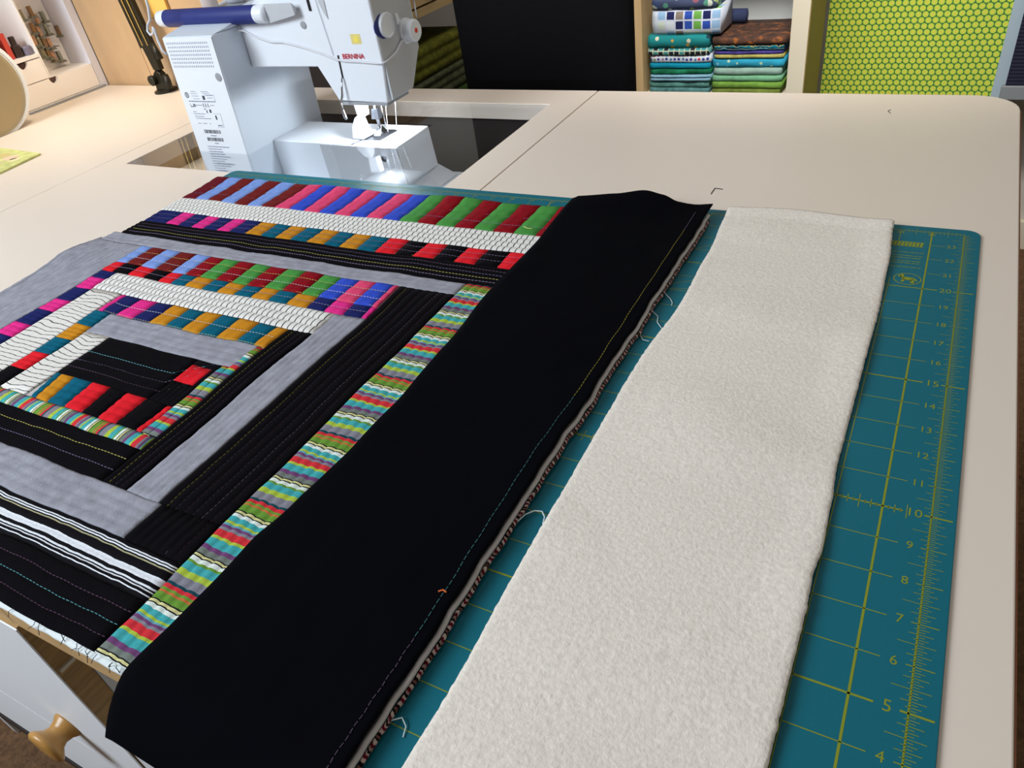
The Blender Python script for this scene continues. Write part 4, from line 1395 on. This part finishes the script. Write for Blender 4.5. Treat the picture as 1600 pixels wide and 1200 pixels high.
def cloth(name, rgb, vary=0.25, vscale=60):
    return mat(name, rgb, 0.9, spec=0.1, vary=vary, vscale=vscale, bump=0.15, bscale=500)


g1 = 'folded fabrics in the dark corner shelf'
zz = -11.28
for k, (h, c, lab) in enumerate(((2.4, (52, 52, 44), 'folded dark grey fabric at the bottom of the corner shelf'), (1.5, (84, 60, 36), 'folded brown fabric low in the corner shelf'), (1.7, (60, 80, 38), 'folded green patterned fabric in the corner shelf'), (2.2, (72, 76, 54), 'folded grey-green fabric beside the black chair'), (2.6, (84, 84, 28), 'folded olive green fabric on top, right of the machine head'))):
    folded('folded_fabric', lab, 'fabric', -17, -6.4, 46, 60.5, zz, zz + h - 0.03, cloth('corner_cloth_%d' % k, c, 0.35), 3 if h > 2 else 2, '+x', g1)
    zz += h

# ================================================================== BACK SHELF WITH FABRIC STACKS
M_shelfleft = mat('dark_shelf_side', (58, 48, 40), 0.7)
bsf = thing('cube_shelf', 'cream cube shelf unit holding folded fabrics behind the table', 'shelf unit', (9, 70, FLOOR))
SY0, SY1 = 66.0, 73.8
for nm, a, b, mm in (('left_side', -5.95, -5.2, M_shelfleft), ('divider', 8.2, 8.92, M_birch), ('right_side', 22.03, 23.42, M_shelfwhite)):
    MB().box(a, b, SY0, SY1, FLOOR, 16).build(nm, mm, bsf)
MB().box(23.42, 23.5, SY0 + 0.05, SY1, FLOOR, 16).build('side_face', M_shelfdark, bsf)
for z in (-9.6, 5.5, FLOOR + 2):
    MB().box(-5.2, 8.2, SY0, SY1, z, z + 0.7).build('shelf_board', M_shelfwhite, bsf)
    MB().box(8.92, 22.03, SY0, SY1, z, z + 0.7).build('shelf_board', M_shelfwhite, bsf)
MB().box(-5.95, 23.42, SY1, SY1 + 0.3, FLOOR, 16).build('back_board', mat('pale_back_board', (204, 210, 212), 0.7), bsf)


def printed(name, cols, scale, bg, rnd=1.0, thr=0.35):
    """cloth print: scattered discs of several colours (voronoi), UV in inches"""
    mt, nt, b = base_mat(name)
    b.inputs['Roughness'].default_value = 0.9
    uv = N(nt, 'ShaderNodeUVMap')
    vo = N(nt, 'ShaderNodeTexVoronoi')
    vo.inputs['Scale'].default_value = scale
    vo.inputs['Randomness'].default_value = rnd
    nt.links.new(uv.outputs[0], vo.inputs['Vector'])
    sp = N(nt, 'ShaderNodeSeparateColor')
    nt.links.new(vo.outputs['Color'], sp.inputs[0])
    rp = N(nt, 'ShaderNodeValToRGB')
    rp.color_ramp.interpolation = 'CONSTANT'
    for k, c in enumerate(cols):
        e = rp.color_ramp.elements[k] if k < 2 else rp.color_ramp.elements.new(k / len(cols))
        e.position = k / len(cols)
        e.color = srgb(*c)
    nt.links.new(sp.outputs[0], rp.inputs[0])
    lt = N(nt, 'ShaderNodeMath', operation='LESS_THAN')
    lt.inputs[1].default_value = thr
    nt.links.new(vo.outputs['Distance'], lt.inputs[0])
    mx = N(nt, 'ShaderNodeMix', data_type='RGBA')
    nt.links.new(lt.outputs[0], mx.inputs[0])
    mx.inputs[6].default_value = srgb(*bg)
    nt.links.new(rp.outputs[0], mx.inputs[7])
    nt.links.new(mx.outputs[2], b.inputs['Base Color'])
    return mt


def squares(name, cols, cell, gap, bg):
    """cloth print: grid of coloured squares on a pale ground, UV in inches"""
    mt, nt, b = base_mat(name)
    b.inputs['Roughness'].default_value = 0.9
    uv = N(nt, 'ShaderNodeUVMap')
    sc = N(nt, 'ShaderNodeVectorMath', operation='SCALE')
    sc.inputs['Scale'].default_value = 1 / cell
    nt.links.new(uv.outputs[0], sc.inputs[0])
    fl = N(nt, 'ShaderNodeVectorMath', operation='FLOOR')
    nt.links.new(sc.outputs[0], fl.inputs[0])
    wn = N(nt, 'ShaderNodeTexWhiteNoise', noise_dimensions='2D')
    nt.links.new(fl.outputs[0], wn.inputs['Vector'])
    rp = N(nt, 'ShaderNodeValToRGB')
    rp.color_ramp.interpolation = 'CONSTANT'
    for k, c in enumerate(cols):
        e = rp.color_ramp.elements[k] if k < 2 else rp.color_ramp.elements.new(k / len(cols))
        e.position = k / len(cols)
        e.color = srgb(*c)
    nt.links.new(wn.outputs['Value'], rp.inputs[0])
    frc = N(nt, 'ShaderNodeVectorMath', operation='FRACTION')
    nt.links.new(sc.outputs[0], frc.inputs[0])
    sb = N(nt, 'ShaderNodeVectorMath', operation='SUBTRACT')
    sb.inputs[1].default_value = (0.5, 0.5, 0)
    nt.links.new(frc.outputs[0], sb.inputs[0])
    ab = N(nt, 'ShaderNodeVectorMath', operation='ABSOLUTE')
    nt.links.new(sb.outputs[0], ab.inputs[0])
    sx = N(nt, 'ShaderNodeSeparateXYZ')
    nt.links.new(ab.outputs[0], sx.inputs[0])
    mxx = N(nt, 'ShaderNodeMath', operation='MAXIMUM')
    nt.links.new(sx.outputs[0], mxx.inputs[0])
    nt.links.new(sx.outputs[1], mxx.inputs[1])
    lt = N(nt, 'ShaderNodeMath', operation='LESS_THAN')
    lt.inputs[1].default_value = 0.5 - gap
    nt.links.new(mxx.outputs[0], lt.inputs[0])
    mx = N(nt, 'ShaderNodeMix', data_type='RGBA')
    nt.links.new(lt.outputs[0], mx.inputs[0])
    mx.inputs[6].default_value = srgb(*bg)
    nt.links.new(rp.outputs[0], mx.inputs[7])
    nt.links.new(mx.outputs[2], b.inputs['Base Color'])
    return mt


g2, g3 = 'left stack of folded fabrics in the cube shelf', 'right stack of folded fabrics in the cube shelf'
left = [  # bottom to top: z0, z1, material, folds, label
    (-8.85, -8.35, cloth('slate_teal_cloth', (84, 128, 130), 0.4), 1, 'folded slate teal fabric lowest in the left stack of the cube shelf'),
    (-8.33, -7.72, cloth('sea_pattern_cloth', (96, 150, 146), 0.5, 40), 1, 'folded sea green patterned fabric low in the left shelf stack'),
    (-7.70, -7.12, cloth('pale_blue_cloth', (128, 172, 196), 0.1), 2, 'folded pale blue fabric in the left shelf stack'),
    (-7.10, -6.62, cloth('bottle_green_cloth', (30, 108, 78), 0.5, 40), 1, 'folded dark green fabric under the plain turquoise one'),
    (-6.60, -6.12, cloth('turquoise_cloth', (20, 136, 166), 0.08), 1, 'folded plain turquoise fabric in the left shelf stack'),
    (-6.10, -5.45, printed('dotted_cloth', [(196, 50, 90), (50, 60, 150), (120, 150, 90), (150, 130, 160), (70, 120, 170)], 2.6, (206, 214, 226), 0.15, 0.33), 1, 'folded white fabric with small coloured dots in the left shelf stack'),
    (-5.43, -4.85, squares('teal_square_cloth', [(20, 30, 44), (40, 140, 150), (16, 20, 40), (70, 160, 160)], 0.5, 0.1, (186, 200, 176)), 1, 'folded fabric with black and teal squares in left shelf stack'),
    (-4.83, -3.72, printed('flower_teal_cloth', [(206, 158, 70), (214, 214, 190), (16, 60, 80)], 1.35, (14, 134, 138), 0.6, 0.26), 1, 'folded teal fabric with orange and white flowers in left stack'),
    (-3.70, -1.62, squares('blue_square_cloth', [(214, 226, 240), (40, 80, 180), (150, 190, 230), (210, 226, 214), (20, 30, 90), (112, 176, 80), (140, 130, 120), (220, 232, 244)], 0.82, 0.09, (212, 222, 242)), 1, 'folded white fabric with big blue and green squares in left stack'),
    (-1.60, -0.55, printed('floral_cloth', [(176, 196, 130), (214, 226, 210), (60, 80, 130), (150, 90, 110), (90, 160, 140)], 1.4, (66, 78, 112), 1.0, 0.4), 1, 'folded green and blue floral fabric on top of the left stack'),
]
for k, (z0, z1, mt, fo, lab) in enumerate(left):
    dx = random.uniform(-.12, .12)
    x0 = 9.4 + dx if k < 8 else 9.75
    folded('folded_fabric', lab, 'fabric', x0, x0 + (5.7 if k < 8 else 6.2 if k == 8 else 5.8), 66.4 + random.uniform(-.1, .1), 73 if k < 8 else 70.4, z0, z1, mt, fo, '-y', g2)
M_wave = stripe_mat('blue_wave_cloth', [(0, (16, 60, 90)), (.14, (60, 150, 190)), (.26, (190, 200, 150)), (.32, (14, 40, 60)), (.5, (20, 110, 130)), (.68, (170, 150, 90)), (.76, (14, 36, 66)), (.9, (40, 130, 150))], 0.55, 'Y', 0.55)
right = [
    (-8.85, -8.32, cloth('moss_cloth', (112, 128, 60), 0.3), 1, 'folded moss green fabric lowest in the right stack of the cube shelf'),
    (-8.30, -7.74, cloth('grass_cloth', (110, 150, 66), 0.2), 1, 'folded grass green fabric low in the right shelf stack'),
    (-7.72, -7.22, cloth('mint_cloth', (112, 166, 132), 0.15), 1, 'folded mint green fabric in the right shelf stack'),
    (-7.20, -6.55, cloth('pale_sage_cloth', (142, 172, 162), 0.15), 1, 'folded pale sage fabric under the aqua printed one'),
    (-6.53, -5.72, printed('aqua_print_cloth', [(120, 196, 220), (180, 220, 190), (40, 160, 200)], 2.4, (40, 160, 196), 0.7, 0.32), 1, 'folded bright aqua printed fabric in the right shelf stack'),
    (-5.70, -5.42, cloth('ochre_edge_cloth', (170, 164, 96), 0.3), 1, 'thin folded yellowish fabric in the right shelf stack'),
    (-5.40, -5.12, cloth('violet_cloth', (70, 60, 130), 0.4), 1, 'thin folded violet fabric in the right shelf stack'),
    (-5.10, -4.62, M_wave, 1, 'folded fabric with blue wave pattern in the right shelf stack'),
]
for k, (z0, z1, mt, fo, lab) in enumerate(right):
    folded('folded_fabric', lab, 'fabric', 15.45 + random.uniform(-.1, .1), 21.5 + random.uniform(-.1, .1), 66.35 + random.uniform(-.1, .1), 73, z0, z1, mt, fo, '-y', g3)
M_batik, nt, b_ = base_mat('brown_batik_cloth')
b_.inputs['Roughness'].default_value = 0.9
uvn = N(nt, 'ShaderNodeUVMap')
ns = N(nt, 'ShaderNodeTexNoise')
ns.inputs['Scale'].default_value = 1.3
ns.inputs['Detail'].default_value = 5
nt.links.new(uvn.outputs[0], ns.inputs['Vector'])
rp = N(nt, 'ShaderNodeValToRGB')
e = rp.color_ramp.elements
e[0].position = 0.35
e[0].color = srgb(44, 34, 32)
e[1].position = 0.72
e[1].color = srgb(190, 110, 40)
k_ = e.new(0.58)
k_.color = srgb(92, 58, 40)
nt.links.new(ns.outputs['Fac'], rp.inputs[0])
nt.links.new(rp.outputs[0], b_.inputs['Base Color'])
folded('folded_fabric', 'thick brown batik fabric folded on top of the right shelf stack', 'fabric', 15.3, 21.7, 66.35, 73.2, -4.60, -4.0, M_batik, 1, '-y', g3, sag=0.15)
rl = MB().lathe([(0.3, -1.5), (0.58, -1.4), (0.62, 0), (0.6, 1.25), (0.2, 1.35)], (15.75, 71.7, -3.42), 'x', 18).build('fabric_roll', printed('indigo_leaf_cloth', [(160, 180, 210), (60, 80, 120), (30, 40, 80)], 1.8, (44, 56, 92), 1.0, 0.4), smooth=True)
tag(rl, 'small roll of indigo leaf print fabric on top of the right stack', 'fabric roll')
g4 = 'folded dark fabrics behind the chair'
zz = -8.87
for k, (h, c, lab) in enumerate(((1.6, (60, 96, 40), 'folded green fabric between the black chair and shelf divider'), (1.5, (36, 66, 44), 'folded dark green fabric above the green one behind the chair'), (1.5, (30, 50, 60), 'folded dark teal fabric behind the right side of the chair'), (1.6, (28, 34, 58), 'folded dark navy fabric behind the right side of the chair'), (1.6, (24, 46, 60), 'folded dark blue-green fabric topmost behind the chair'))):
    folded('folded_fabric', lab, 'fabric', 0.8, 7.9, 66.5, 73, zz, zz + h - .03, cloth('dark_cloth_%d' % k, c, 0.5), 2, '-y', g4)
    zz += h

# ================================================================== DOTTED CLOTH AND DARK CLOTH AT THE RIGHT
ct = thing('dotted_curtain', 'green cloth printed with rows of yellow-green discs hanging right of the shelf', 'curtain', (31, 75, -20))


def curt(s, t):
    x = 23.6 + 14.7 * s
    return (x, 75.2 + 0.08 * math.sin(x * 0.9), -24 + 44 * t)


MB().sheet(60, 2, curt, lambda s, t: (14.7 * s + 0.05 * (44 * t), 44 * t), skirt=0.0).build('dotted_cloth', M_dots, ct, smooth=True)
MB().hexa([(37.9, 75.0, -24), (38.9, 75.0, -24), (38.9, 75.3, -24), (37.9, 75.3, -24)], [(38.1, 75.0, 20), (39.1, 75.0, 20), (39.1, 75.3, 20), (38.1, 75.3, 20)]).build('pale_border', mat('pale_blue_grey_trim', (150, 166, 176), 0.7), ct)
MB().tube([(22, 75.4, 20), (60, 75.4, 20)], 0.4, 10).build('curtain_rod', M_gplastic, ct)
dk_ = thing('dark_blind', 'dark finely ribbed blind with grey lower rail at the far right', 'blind', (46, 74.5, -12))
M_rib = stripe_mat('dark_ribbed_cloth', [(0, (30, 30, 44)), (.5, (46, 46, 64))], 0.3, 'Y', 0.0)
MB().sheet(1, 1, lambda s, t: (38.85 + 14 * s, 74.5, -10.4 + 30 * t), lambda s, t: (14 * s, 30 * t)).build('blind_cloth', M_rib, dk_)
MB().box(38.6, 53, 74.3, 74.8, -11.6, -10.4).build('lower_rail', mat('grey_rail', (120, 124, 126), 0.6), dk_, bevel=0.1)

# ================================================================== CHAIR
ch = thing('office_chair', 'black upholstered office chair standing behind the far edge of the table', 'chair', (8.2, 49, FLOOR))
MB().hull([(x, y, z) for x, y, z in ((1.1, 47.4, -9), (15.2, 47.4, -9), (0.9, 47.4, 11), (15.4, 47.4, 11), (2.2, 46.6, -8.5), (14.2, 46.6, -8.5), (2.2, 46.6, 12), (14.2, 46.6, 12), (1.8, 49, -9.2), (14.6, 49, -9.2), (2, 49, 12.4), (14.4, 49, 12.4))]).build('backrest', M_chair, ch, bevel=0.5, seg=3)
MB().hull([(x, y, z) for x in (0.6, 15.8) for y in (49.5, 62) for z in (-13.5, -11)] + [(2, 48.8, -12), (14.4, 48.8, -12)]).build('seat', M_chair, ch, bevel=0.6, seg=3)
MB().hexa([(7, 49, -13), (9.4, 49, -13), (9.4, 50, -13), (7, 50, -13)], [(7, 49, -4), (9.4, 49, -4), (9.4, 49.6, -4), (7, 49.6, -4)]).build('back_bracket', M_dark, ch)
MB().lathe([(1.1, FLOOR + 4), (1.1, -20), (0.6, -20), (0.6, -13.4)], (8.2, 55, 0), 'z', 16).build('gas_column', M_dark, ch)
for k in range(5):
    a = 2 * math.pi * k / 5 + 0.3
    lg_ = MB().tube([(8.2, 55, FLOOR + 4.5), (8.2 + 9 * math.cos(a), 55 + 9 * math.sin(a), FLOOR + 2.6)], [1.0, 0.6], 8).build('leg', M_dark, ch)
    MB().lathe([(0.9, -0.4), (1.05, -0.2), (1.05, 0.2), (0.9, 0.4)], (8.2 + 9 * math.cos(a), 55 + 9 * math.sin(a), FLOOR + 1.06), 'x', 14).build('caster', M_dark, lg_)

# ================================================================== LOOSE THREADS
M_wthread = mat('white_thread', (206, 218, 220), 0.6)


def thread(P, label, mt, r=0.014):
    pts = []
    for a, b in zip(P, P[1:]):
        for k in range(4):
            pts.append(tuple(a[i] + (b[i] - a[i]) * k / 4 for i in range(3)))
    pts.append(P[-1])
    o = MB().tube(pts, r, 5).build('loose_thread', mt, smooth=True)
    tag(o, label, 'thread')


t0 = MZ + 0.03
thread([(27.3, 17.5, t0 + .1), (27.55, 17.35, t0), (27.7, 17.1, t0 + .02), (27.72, 16.95, t0)], 'short white thread on the mat, farthest of those beside the black strip', M_wthread)
thread([(27.28, 16.3, t0 + .1), (27.5, 16.2, t0), (27.62, 15.8, t0 + .04), (27.85, 15.55, t0)], 'wavy white thread on the teal gap, second from the far end', M_wthread)
thread([(27.26, 15.3, t0 + .1), (27.35, 14.95, t0), (27.5, 14.75, t0 + .02), (27.72, 14.75, t0)], 'hooked white thread on the teal gap, third from the far end', M_wthread)
thread([(27.25, 6.3, t0 + .12), (27.35, 6.75, t0 + .08), (27.5, 6.95, t0 + .06), (27.68, 7.0, t0 + .05), (27.82, 6.85, t0 + .06), (27.9, 6.6, t0 + .1)], 'curved loop of white thread on the mat halfway along the batting', M_wthread, 0.018)
thread([(27.3, 1.0, t0 + .1), (27.45, 1.15, t0 + .06), (27.6, 1.05, t0 + .02), (27.66, 0.85, t0)], 'short pale thread at the near end of the teal gap', M_wthread)
zb = on_border(26.6, 3.9)
thread([(26.75, 3.75, zb + .03), (26.83, 3.82, zb + .04), (26.93, 3.8, zb + .03)], 'tiny orange thread scrap on the black strip near its seam', mat('orange_thread', (206, 96, 40)), 0.02)
thread([(26.5, 26.0, 0.02), (26.5, 26.6, 0.02), (26.85, 26.55, 0.02)], 'short black thread bent in a corner on the white table', M_dark, 0.016)
thread([(32.3, 36.45, 0.015), (32.15, 36.75, 0.015), (32.25, 36.95, 0.015)], 'tiny black thread scrap on the white table near its far edge', M_dark, 0.012)
zq = H(20.3, 20.6) + 0.07
thread([(20.2, 20.75, zq), (20.45, 20.6, zq + .02), (20.65, 20.65, zq)], 'short yellow-green thread lying on the green patches by the black strip', mat('lime_thread', (206, 216, 110)), 0.018)
